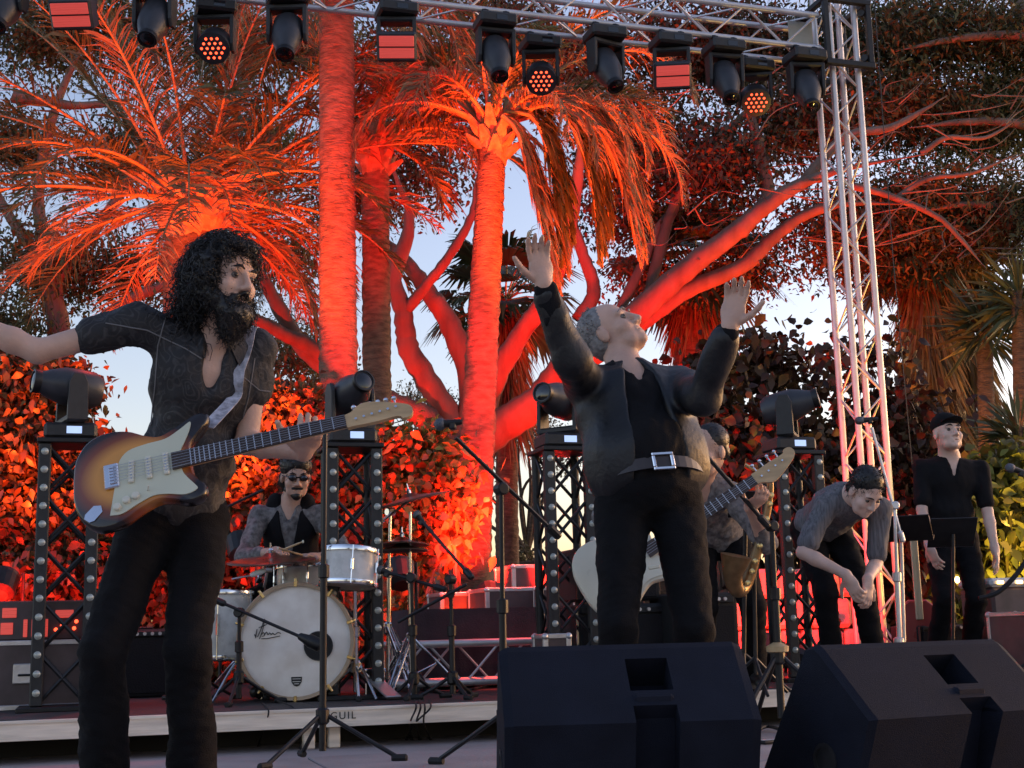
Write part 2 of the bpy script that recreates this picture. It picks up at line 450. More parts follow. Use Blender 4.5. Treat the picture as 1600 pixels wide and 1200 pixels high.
def limb_mesh(pts, r0, r1, parent, origin, material, name='limb', n=10):
    p = spline(pts, 7); m = len(p); t = np.linspace(0, 1, m)
    p = p+rng.normal(0, .25, (m, 3))*np.minimum(r0, r1)*.35
    r = (r0+(r1-r0)*t)*(1+rng.normal(0, .04, m))
    if name == 'limb': r *= np.clip((1-t)/.22, .12, 1)**.8
    MB().tube(p, r, n).build(name, material, parent, origin, smooth='all')
    return p
def crown_parts(clusters, leafmat, root, origin, L=.045, w=.012, per=55, twig_r=.006, spread=.28, twigmat='twig', name='crown'):
    """clusters: (centre, radii, number of twigs). Twigs are real little branches, leaves grow along them."""
    LV, LF, TV, TF = [], [], [], []; nl = nt_ = 0
    for (c, rad, k) in clusters:
        c = np.asarray(c); rad = np.asarray(rad)
        u = unit_rand(k)*(rng.random((k, 1))**(1/2.6))
        # clumps: pull twig tips toward a few sub centres so that gaps open up
        kc = max(2, k//7); sub = unit_rand(kc)*(rng.random((kc, 1))**.45)
        u = .45*u+.62*sub[rng.integers(0, kc, k)]
        tip = c+u*rad
        root_p = c+u*rad*.35+np.array([0, 0, -.25])*rad[2]
        for a, b in zip(root_p, tip):
            mid = (a+b)/2+rng.normal(0, .09, 3); pth = np.array([a, mid, b, b+(b-mid)*.35+rng.normal(0, .06, 3)])
            v, f = tube_q(pth, np.linspace(twig_r*1.5, twig_r*.35, 4), 3); TV.append(v); TF.append(f+nt_); nt_ += len(v)
        pn = per; T = np.repeat(tip, pn, 0)+rng.normal(0, spread, (k*pn, 3))*np.array([1, 1, .6])
        d = unit_rand(len(T)); d[:, 2] -= .25; d /= np.linalg.norm(d, axis=1)[:, None]
        sz = rng.uniform(.6, 1.3, len(T))
        v, f = leaf_quads(T, d, L*sz, w*sz); LV.append(v); LF.append(f+nl); nl += len(v)
    if TV: tag(mesh_obj('twig_mass', np.vstack(TV)-origin, np.vstack(TF), M[twigmat], root), None, kind='stuff')
    mesh_obj(name, np.vstack(LV)-origin, np.vstack(LF), leafmat, root)
def CL(px, py, d, rx, rz, k, ry=None):
    """cluster from a pixel, depth and pixel radii"""
    s = d/FPX; return (P(px, py, d), (rx*s, (ry if ry else (rx+rz)/2*1.1)*s if ry is None else ry, rz*s), k)

# ---- big spreading tree behind the stage
DT = 15.5
def px_limb(pts, w0, w1, d0=DT, d1=None):
    n = len(pts); d1 = d0 if d1 is None else d1
    q = [P(x, y, d0+(d1-d0)*i/(n-1)) for i, (x, y) in enumerate(pts)]
    return q, w0*.5*d0/FPX, w1*.5*d1/FPX
bt_base = P(726, 985, DT); bt_base[2] = 0
bt = thing('spreading_tree', 'big tree with thick bare forking limbs lit red behind the middle of the stage', 'tree', bt_base)
limb_mesh([bt_base, P(724, 860, DT), P(722, 770, DT), P(722, 690, DT)], .36, .30, bt, bt_base, M['bark_grey'], 'trunk', 14)
limbs = [([(724, 720), (700, 650), (668, 596), (637, 540), (630, 487), (616, 430), (640, 340), (600, 230)], 44, 20, 15.5, 15.2),
         ([(726, 700), (735, 600), (704, 510), (674, 463), (635, 412), (560, 350), (470, 290)], 46, 14, 15.5, 15.6),
         ([(634, 485), (662, 450), (702, 400), (738, 335), (752, 270), (800, 180)], 20, 10, 15.3, 15.0),
         ([(722, 715), (668, 655), (618, 632), (540, 596), (470, 540), (430, 470), (398, 415), (340, 330)], 42, 16, 15.4, 14.6),
         ([(545, 600), (500, 552), (450, 525), (400, 500), (330, 470)], 30, 16, 15.0, 14.6),
         ([(722, 710), (790, 662), (840, 628), (885, 575), (945, 535), (1005, 480), (1080, 415), (1150, 362), (1190, 328), (1250, 288), (1330, 262), (1450, 240)], 60, 14, 15.5, 14.2),
         ([(960, 530), (1020, 490), (1075, 452), (1160, 415), (1210, 370), (1255, 338), (1320, 318), (1420, 320)], 34, 12, 15.1, 14.6),
         ([(735, 690), (775, 590), (815, 520), (850, 470), (880, 400), (900, 300), (908, 228), (930, 120)], 40, 12, 15.5, 14.8),
         ([(905, 500), (928, 455), (912, 400), (892, 340), (870, 260), (820, 200)], 26, 11, 15.3, 15.6),
         ([(1190, 325), (1200, 300), (1190, 245), (1176, 190), (1150, 100)], 26, 11, 14.8, 14.9),
         ([(1010, 470), (1050, 330), (1096, 245), (1155, 188), (1220, 130)], 20, 10, 15.3, 15.0),
         ([(1255, 285), (1320, 215), (1395, 198), (1480, 150)], 20, 8, 14.5, 14.4),
         ([(1330, 290), (1383, 304), (1460, 336), (1500, 372), (1540, 420)], 13, 6, 14.5, 14.3),
         ([(1400, 310), (1450, 280), (1520, 270), (1590, 240)], 10, 5, 14.5, 14.2),
         ([(1440, 240), (1480, 215), (1540, 215), (1600, 180)], 10, 4, 14.3, 14.2),
         ([(940, 540), (1010, 400), (1040, 340), (1100, 300)], 18, 8, 15.2, 15.4)]
for pts, w0, w1, d0, d1 in limbs:
    q, r0, r1 = px_limb(pts, w0, w1, d0, d1); limb_mesh(q, r0, r1, bt, bt_base, M['bark_grey'])
# fine bare branchlets along the right-hand limbs
bm = MB()
for k in range(110):
    x = rng.uniform(1000, 1600); y = rng.uniform(120, 420); d = rng.uniform(14.1, 15.4)
    a = P(x, y, d); ang = rng.uniform(-.5, 1.1); L = rng.uniform(.35, 1.1)
    e = a+V(math.cos(ang)*L, rng.normal(0, .2), math.sin(ang)*L*.7); mid = (a+e)/2+rng.normal(0, .12, 3); e = e+rng.normal(0, .1, 3)
    bm.tube(spline([a, mid, e], 4), np.linspace(.010, .002, 9), 4)
tag(bm.build('branchlet_mass', M['twig'], bt, bt_base), None, kind='stuff')
cl = []
for (x, y, d, rx, rz, k) in [(620, 150, 16.2, 130, 120, 46), (740, 60, 16, 150, 80, 44), (880, 100, 16.2, 140, 90, 52), (990, 190, 15.8, 120, 110, 62),
        (1060, 90, 16, 140, 90, 60), (1190, 90, 15.8, 130, 90, 60), (1010, 310, 15.8, 110, 70, 34), (1110, 260, 15.2, 90, 80, 52), (1240, 190, 15.4, 110, 90, 50),
        (1180, 420, 16.0, 100, 40, 16), (1290, 360, 16, 100, 60, 30), (560, 300, 16.4, 90, 90, 28), (690, 250, 16.4, 100, 90, 26), (1040, 420, 16.2, 70, 50, 16)]:
    cl.append(CL(x, y, d, rx, rz, k))
crown_parts(cl, M['leaf_dark'], bt, bt_base, L=.075, w=.019, per=125, spread=.30)

# ---- feathery dark tree on the right
rt_base = P(1850, 990, 15.5); rt_base[2] = 0
rt = thing('feathery_tree', 'dark dense feathery tree filling the upper right behind the silver tower', 'tree', rt_base)
limb_mesh([rt_base, rt_base+V(-.3, 0, 2.5), rt_base+V(-.6, .2, 5), rt_base+V(-1, .3, 8.2)], .3, .12, rt, rt_base, M['bark_grey'], 'trunk', 12)
for pts in ([(1800, 420), (1650, 360), (1540, 320), (1440, 330)], [(1780, 260), (1620, 200), (1520, 190), (1420, 200)], [(1770, 120), (1620, 60), (1500, 60), (1400, 80)], [(1790, 500), (1660, 430), (1560, 400)]):
    q, r0, r1 = px_limb(pts, 22, 7, 15.5, 15.2); limb_mesh(q, r0, r1, rt, rt_base, M['bark_grey'])
cl = [CL(*a) for a in [(1440, 60, 16, 110, 90, 66), (1560, 50, 16, 110, 90, 46), (1400, 190, 16, 100, 90, 64), (1530, 200, 16, 110, 90, 66), (1600, 140, 16.4, 80, 90, 40),
      (1450, 320, 15.8, 100, 70, 50), (1570, 330, 15.6, 100, 80, 56), (1470, 400, 16, 80, 40, 22), (1380, 400, 16.2, 80, 60, 34), (1320, 60, 16.4, 70, 80, 30)]]
crown_parts(cl, M['leaf_olive'], rt, rt_base, L=.095, w=.015, per=135, spread=.32)

# ---- leafy tree on the left behind the palm
lt_base = P(60, 990, 16.5); lt_base[2] = 0
lt = thing('leafy_tree', 'thin leafed tree behind the left palm with sky between its leaves', 'tree', lt_base)
limb_mesh([lt_base, P(70, 800, 16.5), P(95, 600, 16.5), P(80, 420, 16.5)], .2, .13, lt, lt_base, M['bark_grey'], 'trunk', 12)
for pts in ([(80, 430), (60, 300), (90, 160), (150, 30)], [(85, 440), (170, 330), (260, 200), (380, 90)], [(80, 430), (10, 330), (-60, 200)], [(20, 150), (70, 158), (130, 165), (240, 150)], [(95, 560), (200, 470), (330, 420), (440, 360)]):
    q, r0, r1 = px_limb(pts, 24, 8, 16.5, 16.6); limb_mesh(q, r0, r1, lt, lt_base, M['bark_grey'])
cl = [CL(*a) for a in [(60, 60, 17, 110, 90, 44), (200, 60, 17.2, 120, 90, 44), (350, 70, 17.2, 120, 90, 46), (470, 80, 17, 90, 90, 34), (30, 220, 16.8, 90, 80, 34),
      (130, 260, 17.2, 110, 70, 24), (60, 420, 16.6, 90, 100, 44), (200, 420, 17.2, 110, 80, 26), (20, 520, 16.4, 70, 60, 24), (430, 230, 17.4, 110, 90, 32), (440, 420, 17.6, 80, 80, 20),
      (450, 560, 17.6, 60, 50, 16), (330, 330, 17.6, 90, 60, 16)]]
crown_parts(cl, M['leaf_olive'], lt, lt_base, L=.075, w=.019, per=130, spread=.32)

# ---- palms
def base_at(px, d): b = P(px, 985, d); b[2] = 0; return b
palm('palm on the left with a full crown of arching orange lit fronds above the guitarist', base_at(288, 12.6), P(300, 318, 12.6), .24, .25,
     ring_fronds(30, 2.55, -.05, 1.42, 1.5, .5, leaflen=.44)+ring_fronds(12, 2.0, -.5, .0, 1.1, 1.3, leaflen=.4, dry=True)
     + [dict(az=a, el=e, length=2.7, droop=d) for a, e, d in ((3.1, 1.05, .5), (2.5, 1.2, .3), (.25, .9, .5), (1.2, 1.35, .2), (.0, .45, .8), (3.3, .35, 1.3), (4.4, .2, 1.6), (5.2, .15, 1.5))],
     'palm_bark_dark', boots=34, dry=.35, boot_r=.27)
palm('thick straight palm trunk glowing red, left of the drum kit towers, crown above the picture', base_at(531, 11.6), P(525, -95, 11.6), .165, .155,
     ring_fronds(16, 2.2, -.6, 1.2, 1.4, .6, leaflen=.4, dry=False)+ [dict(az=a, el=e, length=l, droop=1.7, hang=.8, dry=True) for a, e, l in ((5.6, -.5, 1.7), (4.4, -.7, 1.5), (.2, -.4, 1.9), (3.4, -.5, 1.6))],
     boots=16)
palm('darker slim palm trunk standing right behind the thick red one', base_at(592, 13.0), P(586, 225, 13.0), .14, .135,
     ring_fronds(12, 1.8, .1, 1.3, 1.5, .6, leaflen=.4)+[dict(az=-.25, el=.30, length=1.75, droop=1.35, leaflen=.34, dry=True, hang=.9), dict(az=5.6, el=.1, length=1.5, droop=1.5, dry=True, hang=.9), dict(az=-.5, el=-.5, length=1.2, droop=1.2, dry=True)],
     'palm_bark', boots=14, dry=.3)
palm('leaning palm in the middle with a rough trunk and long hanging orange fronds', base_at(724, 12.2), P(771, 196, 12.2), .175, .125,
     [dict(az=a, el=e, length=l, droop=d, leaflen=.36, hang=.8, dry=True) for a, e, l, d in
      ((3.05, .55, 1.9, 2.0), (3.3, .75, 2.1, 1.9), (2.7, .9, 2.0, 1.6), (3.6, .35, 1.7, 2.2), (2.4, .6, 1.7, 1.6), (3.0, 1.0, 1.7, 1.7), (4.2, .5, 1.6, 2.3),
       (-.30, .42, 1.75, 2.9), (-.05, .55, 1.9, 2.9), (-.55, .30, 1.5, 2.8), (.25, .75, 2.2, 2.7), (-.2, .85, 2.35, 2.6), (.1, .35, 2.3, 2.4), (-.9, .4, 1.4, 2.7))]
     + [dict(az=-.2, el=.5, length=2, droop=2, leaflen=.33, hang=.8, dry=dr, open_=34, nleaf=120, wid=.014, path=[P(x+ox*k/4, y+oy*k/4, dd+.12*oz) for k, (x, y) in enumerate(pp)])
        for (ox, oy, oz) in ((0, 0, 0), (12, -25, 1), (-8, 12, -1)) for dr, dd, pp in (
         (True, 11.9, [(785, 180), (812, 205), (830, 270), (852, 340), (868, 420), (872, 455)]), (False, 12.1, [(788, 175), (835, 180), (862, 240), (875, 320), (882, 400)]),
         (False, 12.3, [(790, 172), (870, 165), (915, 230), (935, 310), (943, 395)]), (True, 12.2, [(790, 172), (890, 160), (950, 215), (985, 300), (1008, 400)]))]
     + ring_fronds(9, 1.7, .5, 1.4, 1.6, .8, leaflen=.38), boots=26, dry=.5)
# dark fan palms further back
def fan_leaf(c, d, r, n=26):
    F = frame(d, (0, 0, 1)); a = np.linspace(-1.9, 1.9, n)+rng.normal(0, .03, n)
    dd = np.cos(a)[:, None]*nrm(d)+np.sin(a)[:, None]*F[:, 0]+F[:, 1]*.1
    dd /= np.linalg.norm(dd, axis=1)[:, None]; L = r*(1-.25*np.abs(a)/1.9)*rng.uniform(.85, 1.1, n)
    mid = c+dd*(L*.6)[:, None]; tip = mid+(dd*.7+V(0, 0, -.55))*(L*.45)[:, None]
    s = np.cross(dd, F[:, 1]); w = r*.045
    v = np.stack([c-s*w*.2, c+s*w*.2, mid+s*w, mid-s*w, tip+s*w*.2, tip-s*w*.2], 1).reshape(-1, 3)
    b = np.arange(n)[:, None]*6
    return v, np.vstack([b+np.array([[0, 1, 2, 3]]), b+np.array([[3, 2, 4, 5]])])
def fan_palm(label, base, top, r, nl, leaf_r, skirt, reach=.7):
    root = thing('fan_palm', label, 'palm tree', base)
    palm_trunk(base, top, r, r*.9, root, M['palm_bark_dark'])
    base = np.asarray(base); top = np.asarray(top)
    for i in range(nl):
        az = i*2.4+rng.normal(0, .2); el = 1.2-1.9*i/nl; d = V(math.cos(az)*math.cos(el), math.sin(az)*math.cos(el), math.sin(el))
        c = top+d*reach*rng.uniform(.7, 1.1); pv, pf = tube_q([top, (top+c)/2+V(0, 0, .04), c], [.014, .012, .008], 4)
        lv, lf = fan_leaf(c, d+V(0, 0, -.25), leaf_r)
        multi('fan_leaf', [(pv, pf, 0), (lv, lf, 1)], [M['rachis'], M['yucca']], root, base)
    if skirt:
        n = int(520*skirt); a = rng.uniform(0, 6.283, n); z = -rng.random(n)*skirt
        p = top+np.stack([np.cos(a)*r*.9, np.sin(a)*r*.9, z], 1)
        d = np.stack([np.cos(a)*.42, np.sin(a)*.42, np.full(n, -1.)], 1)+rng.normal(0, .12, (n, 3)); d /= np.linalg.norm(d, axis=1)[:, None]
        v, f = leaf_quads(p, d, rng.uniform(.35, .75, n), rng.uniform(.008, .022, n), .1)
        tag(mesh_obj('thatch_skirt', v-base, f, M['thatch'], root), None, kind='stuff')
    return root
fan_palm('dark fan palm with a ragged crown behind the middle palm trunk', base_at(792, 17.5), P(790, 470, 17.5), .15, 30, .62, 1.7)
fan_palm('dark fan palm right of the raised hands with a black leaning trunk', base_at(1075, 16.8), P(1085, 430, 16.8), .26, 34, .68, .7)
fan_palm('fan palm with a brown skirt of dead leaves left of the capped man', base_at(1440, 16.5), P(1440, 400, 16.5), .22, 26, .62, 2.7)
fan_palm('fan palm with a shaggy brown trunk behind the capped man', base_at(1500, 17.5), P(1500, 440, 17.5), .20, 24, .66, 2.6)
def yucca(label, base, top, r, n=130, L=.62):
    root = thing('yucca_tree', label, 'yucca', base)
    base = np.asarray(base); top = np.asarray(top)
    palm_trunk(base, top, r, r*.8, root, M['palm_bark_dark'])
    u = unit_rand(n); u[:, 2] = u[:, 2]*.8+.15; u /= np.linalg.norm(u, axis=1)[:, None]
    p = top+u*.06+np.outer(rng.random(n)*-.25, UP)
    v, f = leaf_quads(p, u, rng.uniform(.7, 1.1, n)*L, .022, .12)
    mesh_obj('leaf_rosette', v-base, f, M['yucca'], root)
    return root
yucca('tall spiky yucca with a dark rosette against the sky at the right', base_at(1545, 14.5), P(1538, 500, 14.5), .10, 170, .68)
yucca('spiky yucca rosette high at the right edge under the feathery tree', base_at(1605, 14.0), P(1592, 455, 14.0), .10, 150, .65)
yucca('low spiky yucca at the right edge above the yellow lit leaves', base_at(1590, 12.6), P(1592, 668, 12.6), .08, 150, .55)

# ---- far bare trees against the glow
def bare_tree(label, base, h, spread, n=7, leafy=40, name='bare_tree'):
    root = thing(name, label, 'tree', base); base = np.asarray(base)
    top = base+V(rng.normal(0, .2), 0, h*.45)
    limb_mesh([base, base+(top-base)*.5+V(.12, 0, 0), top], h*.022, h*.014, root, base, M['palm_bark_dark'], 'trunk', 8)
    cl_ = []
    for i in range(n):
        a = rng.uniform(-1.1, 1.1); e = top+V(math.sin(a)*spread, rng.normal(0, .5), math.cos(a)*h*.5)
        limb_mesh([top+V(0, 0, -.1), (top+e)/2+V(rng.normal(0, .2), 0, .15), e], h*.011, h*.003, root, base, M['palm_bark_dark'], 'limb', 6)
        cl_.append((e, (spread*.45, spread*.45, h*.13), leafy))
    crown_parts(cl_, M['leaf_dark'], root, base, L=.07, w=.016, per=14, spread=.22, twig_r=.010)
    return root
bare_tree('thin dark tree against the pale pink sky right of the middle palm', base_at(858, 24), 4.4, 1.2, 8, 26)
bare_tree('sparse grey tree against the sky beside the thick red palm trunk', base_at(640, 26), 5.2, 1.5, 8, 22)
bare_tree('wispy grey tree against the sky right behind the bearded guitarist', base_at(455, 25), 6.6, 1.3, 8, 30)
sb = base_at(825, 21)
sh = thing('round_shrub', 'small round dark shrub on the far wall against the sunset glow', 'shrub', sb)
limb_mesh([sb, sb+V(.05, 0, .7), sb+V(0, 0, 1.2)], .05, .03, sh, sb, M['twig'], 'stem', 6)
crown_parts([(sb+V(0, 0, 1.55), (.42, .4, .38), 46)], M['leaf_dark'], sh, sb, L=.08, w=.022, per=18, spread=.12)

# ---- hedges and creepers
def leaf_wall(name, label, cat, blobs, leafmat, L, w, per=40, spread=.16, stem=True):
    c0 = np.mean([b[0] for b in blobs], 0); base = np.array([c0[0], c0[1], 0.0])
    root = thing(name, label, cat, base)
    if stem:
        m = MB()
        for (c, rad, k) in blobs:
            for j in range(3):
                a = V(c[0]+rng.normal(0, rad[0]*.4), c[1]+rng.normal(0, .1), 0); e = np.asarray(c)+rng.normal(0, .5, 3)*np.asarray(rad)*.6
                m.tube(spline([a, (a+e)/2+rng.normal(0, .12, 3), e], 5), np.linspace(.03, .010, 11), 5)
        m.build('stem_tangle', M['twig'], root, base)
    low = [((c[0], c[1], .45), (r[0]*1.1, r[1], .5), max(8, k//2)) for (c, r, k) in blobs]
    crown_parts(blobs+low, leafmat, root, base, L=L, w=w, per=per, spread=spread, name='foliage')
    return root
leaf_wall('creeper_hedge', 'red glowing leafy hedge at the left edge behind the cases', 'hedge',
          [CL(*a) for a in [(40, 620, 11.2, 60, 60, 50), (95, 600, 11.6, 40, 40, 26), (30, 720, 11, 70, 60, 60), (100, 730, 11.2, 50, 60, 44), (40, 820, 10.8, 70, 60, 60), (110, 830, 11, 50, 60, 44), (60, 910, 10.6, 90, 50, 50), (150, 900, 10.8, 50, 50, 28), (-20, 680, 11, 50, 90, 36), (-30, 850, 10.8, 40, 90, 36)]],
          M['leaf_ivy'], .085, .027, per=75)
leaf_wall('creeper_hedge', 'red leafy bush behind the drummer and the thick palm', 'hedge',
          [CL(*a) for a in [(450, 650, 11.0, 60, 40, 44), (395, 740, 10.8, 50, 60, 44), (480, 740, 11.0, 50, 70, 40), (400, 840, 10.6, 50, 50, 34), (560, 740, 11.0, 40, 60, 26), (560, 830, 11.0, 50, 50, 30), (270, 780, 11, 60, 80, 34), (300, 900, 10.6, 80, 50, 30), (220, 880, 10.6, 60, 50, 24)]],
          M['leaf_ivy'], .085, .027, per=75)
leaf_wall('citrus_bush', 'orange lit bush with glossy leaves left of the middle palm base', 'bush',
          [CL(*a) for a in [(655, 700, 10.9, 45, 30, 22), (680, 740, 10.7, 40, 40, 22), (640, 790, 10.7, 45, 50, 26), (680, 815, 10.6, 40, 50, 24), (650, 860, 10.6, 40, 40, 18)]],
          M['leaf_citrus'], .095, .030, per=30, spread=.15)
leaf_wall('ivy_bush', 'dark red bush with large leaves behind the bass player', 'bush',
          [CL(*a) for a in [(1110, 660, 11.8, 60, 50, 34), (1180, 720, 11.6, 60, 70, 46), (1120, 760, 11.6, 60, 60, 40), (1260, 720, 12, 60, 70, 40), (1100, 560, 12.4, 70, 50, 7), (1170, 570, 12.2, 80, 50, 8), (1240, 580, 12.2, 60, 50, 6), (1240, 820, 11.6, 90, 60, 36)]],
          M['leaf_rust'], .115, .038, per=46, spread=.22)
leaf_wall('ivy_bush', 'tall brown leafed creeper between the silver tower and the capped man', 'bush',
          [CL(*a) for a in [(1400, 670, 12.4, 60, 60, 34), (1350, 730, 12.2, 60, 70, 42), (1410, 760, 12.2, 60, 70, 50), (1400, 860, 12, 80, 70, 46), (1350, 560, 12.8, 70, 60, 9)]],
          M['leaf_rust'], .105, .034, per=46, spread=.22)
leaf_wall('garden_bush', 'yellow lit leafy bush at the right edge behind the capped man', 'bush',
          [CL(*a) for a in [(1565, 755, 10.8, 40, 45, 40), (1540, 800, 10.7, 35, 40, 26), (1590, 850, 10.6, 50, 50, 50), (1545, 860, 10.6, 40, 50, 30)]],
          M['leaf_yellow'], .13, .036, per=34, spread=.15)
# low wall far behind
w0 = base_at(560, 19.5); w1 = base_at(1180, 19.5)
wl_ = thing('garden_wall', 'low dark garden wall far behind the flight cases', 'wall', w0)
for i in range(8):
    a = w0+(w1-w0)*i/8; b = w0+(w1-w0)*(i+1)/8
    MB().box((a+b)/2+V(0, 0, .72), (np.linalg.norm(b-a)-.02, .25, 1.44), bev=.02).build('wall_panel', M['palm_bark_dark'], wl_, w0)
MB().box((w0+w1)/2+V(0, 0, 1.47), (np.linalg.norm(w1-w0)+.1, .34, .06), bev=.01).build('coping', M['palm_bark_dark'], wl_, w0)
# ------------------------------------------------------------------ stage platform
F0 = PZ(700, 1098, DECK)                       # a point of its front edge
TL, TR, DEP, MOD = -4.6, 5.4, 5.0, 1.0
st0 = F0+S*TL; st0[2] = 0
stage = thing('stage_platform', 'low black decked stage platform with pale front rails on short legs', 'stage', st0)
def SP(t, n, z=0.0): q = F0+S*t+N*n; return V(q[0], q[1], z)     # stage coordinates to world
RS = rotz(STA)
pan = rail = leg = None
nm = int((TR-TL)/MOD)
for i in range(nm):
    t = TL+(i+.5)*MOD
    for j in range(int(DEP/2)):
        c = SP(t, .03+j*2+1.0, DECK-.011)-st0
        if pan is None: pan = MB().box((0, 0, 0), (MOD-.006, 1.994, .022), bev=.003).build('deck_panel', M['deck'], stage); o = pan
        else: o = link_mesh('deck_panel', pan.data, stage)
        o.location = Vector(c); o.rotation_euler = (0, 0, STA)
    c = SP(t, .014, DECK-.046)-st0
    if rail is None:
        b = MB().box((0, 0, 0), (MOD-.004, .028, .088), bev=.003)
        b.box((0, -.017, .037), (MOD-.004, .008, .012)); b.box((0, -.016, -.034), (MOD-.004, .006, .016))
        rail = b.build('front_rail', M['rail'], stage); o = rail
    else: o = link_mesh('front_rail', rail.data, stage)
    o.location = Vector(c); o.rotation_euler = (0, 0, STA)
    for dt in (-.44, .44):
        for nn in (.09, 1.9):
            c = SP(t+dt, nn, (DECK-.09)/2)-st0
            if leg is None: leg = MB().box((0, 0, 0), (.055, .055, DECK-.092), bev=.004).build('leg', M['rail'], stage); o = leg
            else: o = link_mesh('leg', leg.data, stage)
            o.location = Vector(c); o.rotation_euler = (0, 0, STA)
# lettering on the front rail
def text_mesh(name, body, size, mat_, parent, loc, xdir, zdir, extr=.0008, shear=0.0):
    cu = bpy.data.curves.new(name, 'FONT'); cu.body = body; cu.size = size; cu.extrude = extr; cu.shear = shear
    cu.align_x = 'CENTER'; cu.align_y = 'CENTER'; cu.space_character = 1.25
    to = bpy.data.objects.new(name+'_curve', cu); COL.objects.link(to)
    bpy.context.view_layer.update()
    me = bpy.data.meshes.new_from_object(to.evaluated_get(bpy.context.evaluated_depsgraph_get()))
    bpy.data.objects.remove(to, do_unlink=True); me.materials.clear(); me.materials.append(mat_)
    o = bpy.data.objects.new(name, me); COL.objects.link(o); o.parent = parent
    x = nrm(xdir); y = nrm(zdir); z = np.cross(x, y)
    o.matrix_local = Matrix(((x[0], y[0], z[0], loc[0]), (x[1], y[1], z[1], loc[1]), (x[2], y[2], z[2], loc[2]), (0, 0, 0, 1)))
    return o
M['ink'] = mat('ink', (.012, .012, .012), .6, var=.1)
gp = PZ(508, 1133, .142); tt = np.dot(gp-F0, S)+.165
text_mesh('lettering', 'GUIL', .048, M['ink'], stage, SP(tt, -.0030, .150)-st0, S, UP)
# dark sheet added under the deck, standing for the shade there
MB().box(SP((TL+TR)/2, .42, .05), (TR-TL, .012, .098), RS).build('shade_sheet', M['dark_void'], stage, st0)
for q, ln in ((PZ(1245, 1076, DECK), .3),):
    pass
# ------------------------------------------------------------------ wedge monitors
def wedge(label, px, py, d, ang, w=.64):
    """near bottom edge centre at the pixel column; local x = width, y = away from the audience"""
    top = P(px, py, d); base = V(top[0], top[1], .004+.006)
    root = thing('wedge_monitor', label, 'monitor speaker', base, ang, 'wedge monitors at the stage front')
    h = top[2]-base[2]; hw = w/2
    prof = [(-.085, 0), (-.10, .02), (-.205, h*.60), (-.02, h-.012), (.0, h), (.035, h-.004), (.25, .12), (.25, 0)]
    # cabinet with a recess for the handle: three slices across the width
    x0, x1 = .005, .115
    def sl(a, b, pr, bm_):
        Fm = np.array([[0, 0, 1.], [1, 0, 0], [0, 1, 0]])     # poly x->y, poly y->z, push->x
        bm_.prism(pr, b, (0, 0, 0), Fm, a)
    b = MB()
    tp = .022
    n = len(prof); c = np.array(prof); cc = c.mean(0); ins = cc+(c-cc)*.955
    def loop(xx, pr): return [(xx, p[0], p[1]) for p in pr]
    def band(xa, pa, xb, pb):
        v = loop(xa, pa)+loop(xb, pb); b.add(v, [(j, (j+1) % n, n+(j+1) % n, n+j) for j in range(n)])
    band(-hw, ins, -hw+tp, prof); b.add(loop(-hw, ins), [tuple(range(n-1, -1, -1))])
    band(hw-tp, prof, hw, ins); b.add(loop(hw, ins), [tuple(range(n))])
    band(-hw+tp, prof, x0, prof); band(x1, prof, hw-tp, prof)
    # the middle strip is set back where the handle and the socket panel are
    y1, z1 = prof[2]; y2, z2 = prof[3]; y0, z0 = prof[1]
    def on_top(t): return (y1+(y2-y1)*t, z1+(z2-z1)*t)
    def on_low(t): return (y0+(y1-y0)*t, z0+(z1-z0)*t)
    nt_ = nrm(V(0, -(z2-z1), (y2-y1))); nl_ = nrm(V(0, -(z1-z0), (y1-y0)))
    def dn(p, q, k): return (p[0]-q[1]*k, p[1]-q[2]*k)
    a0, a1, a2, a3 = on_low(.30), on_top(.22), on_top(.42), on_top(.86)
    mid = [prof[0], prof[1], a0, dn(a0, nl_, .045), dn(on_low(.93), nl_, .07), dn(a1, nt_, .055), a1, a2, dn(a2, nt_, .10), dn(a3, nt_, .10), a3, prof[3]]+list(prof[4:])
    m2 = len(mid)
    v = loop(x0, mid)+loop(x1, mid); b.add(v, [(j, (j+1) % m2, m2+(j+1) % m2, m2+j) for j in range(m2)])
    for xx, fl in ((x0, 1), (x1, 0)):
        for poly in ([a0, dn(a0, nl_, .045), dn(on_low(.93), nl_, .07), dn(a1, nt_, .055), a1, prof[2]], [a2, dn(a2, nt_, .10), dn(a3, nt_, .10), a3]):
            lp = loop(xx, poly); b.add(lp, [tuple(range(len(lp)))])
    b.build('cabinet', M['wedge_paint'], root)
    # lip below the recess, handle bar, rubber feet, grille
    MB().box((x0+.055, a0[0]-.008, a0[1]-.006), (x1-x0+.02, .02, .018), bev=.005).build('recess_lip', M['wedge_paint'], root)
    p = on_top(.32); MB().box((x0+.055, p[0]+nt_[1]*-.006, p[1]-nt_[2]*.006), (x1-x0-.004, .03, .03), rotx(math.atan2(z2-z1, y2-y1)), bev=.01).build('handle', M['wedge_paint'], root)
    g0, g1 = prof[5], prof[6]
    gm = V(0, (g0[0]+g1[0])/2, (g0[1]+g1[1])/2); gd = V(0, g1[0]-g0[0], g1[1]-g0[1]); gl = np.linalg.norm(gd); gn = nrm(V(0, -gd[2], gd[1]))*-1
    if gn[1] < 0: gn = -gn
    MB().box(gm+gn*.006, (w-.06, gl-.05, .012), rotx(math.atan2(gd[2], gd[1])), bev=.004).build('grille', M['black_metal'], root)
    for sx in (-1, 1):
        MB().lathe([(.018, -.006), (.016, .0)], (sx*(hw-.06), -.05, 0), n=10).build('rubber_foot', M['dark_void'], root)
    e = MB(); e.lathe([(.045, 0), (.045, .003), (.034, .003), (.034, -.01)], (-hw-.0005, -.02, h*.36), (-1, 0, 0), 16)
    e.build('pole_cup', M['black_plastic'], root)
    return root
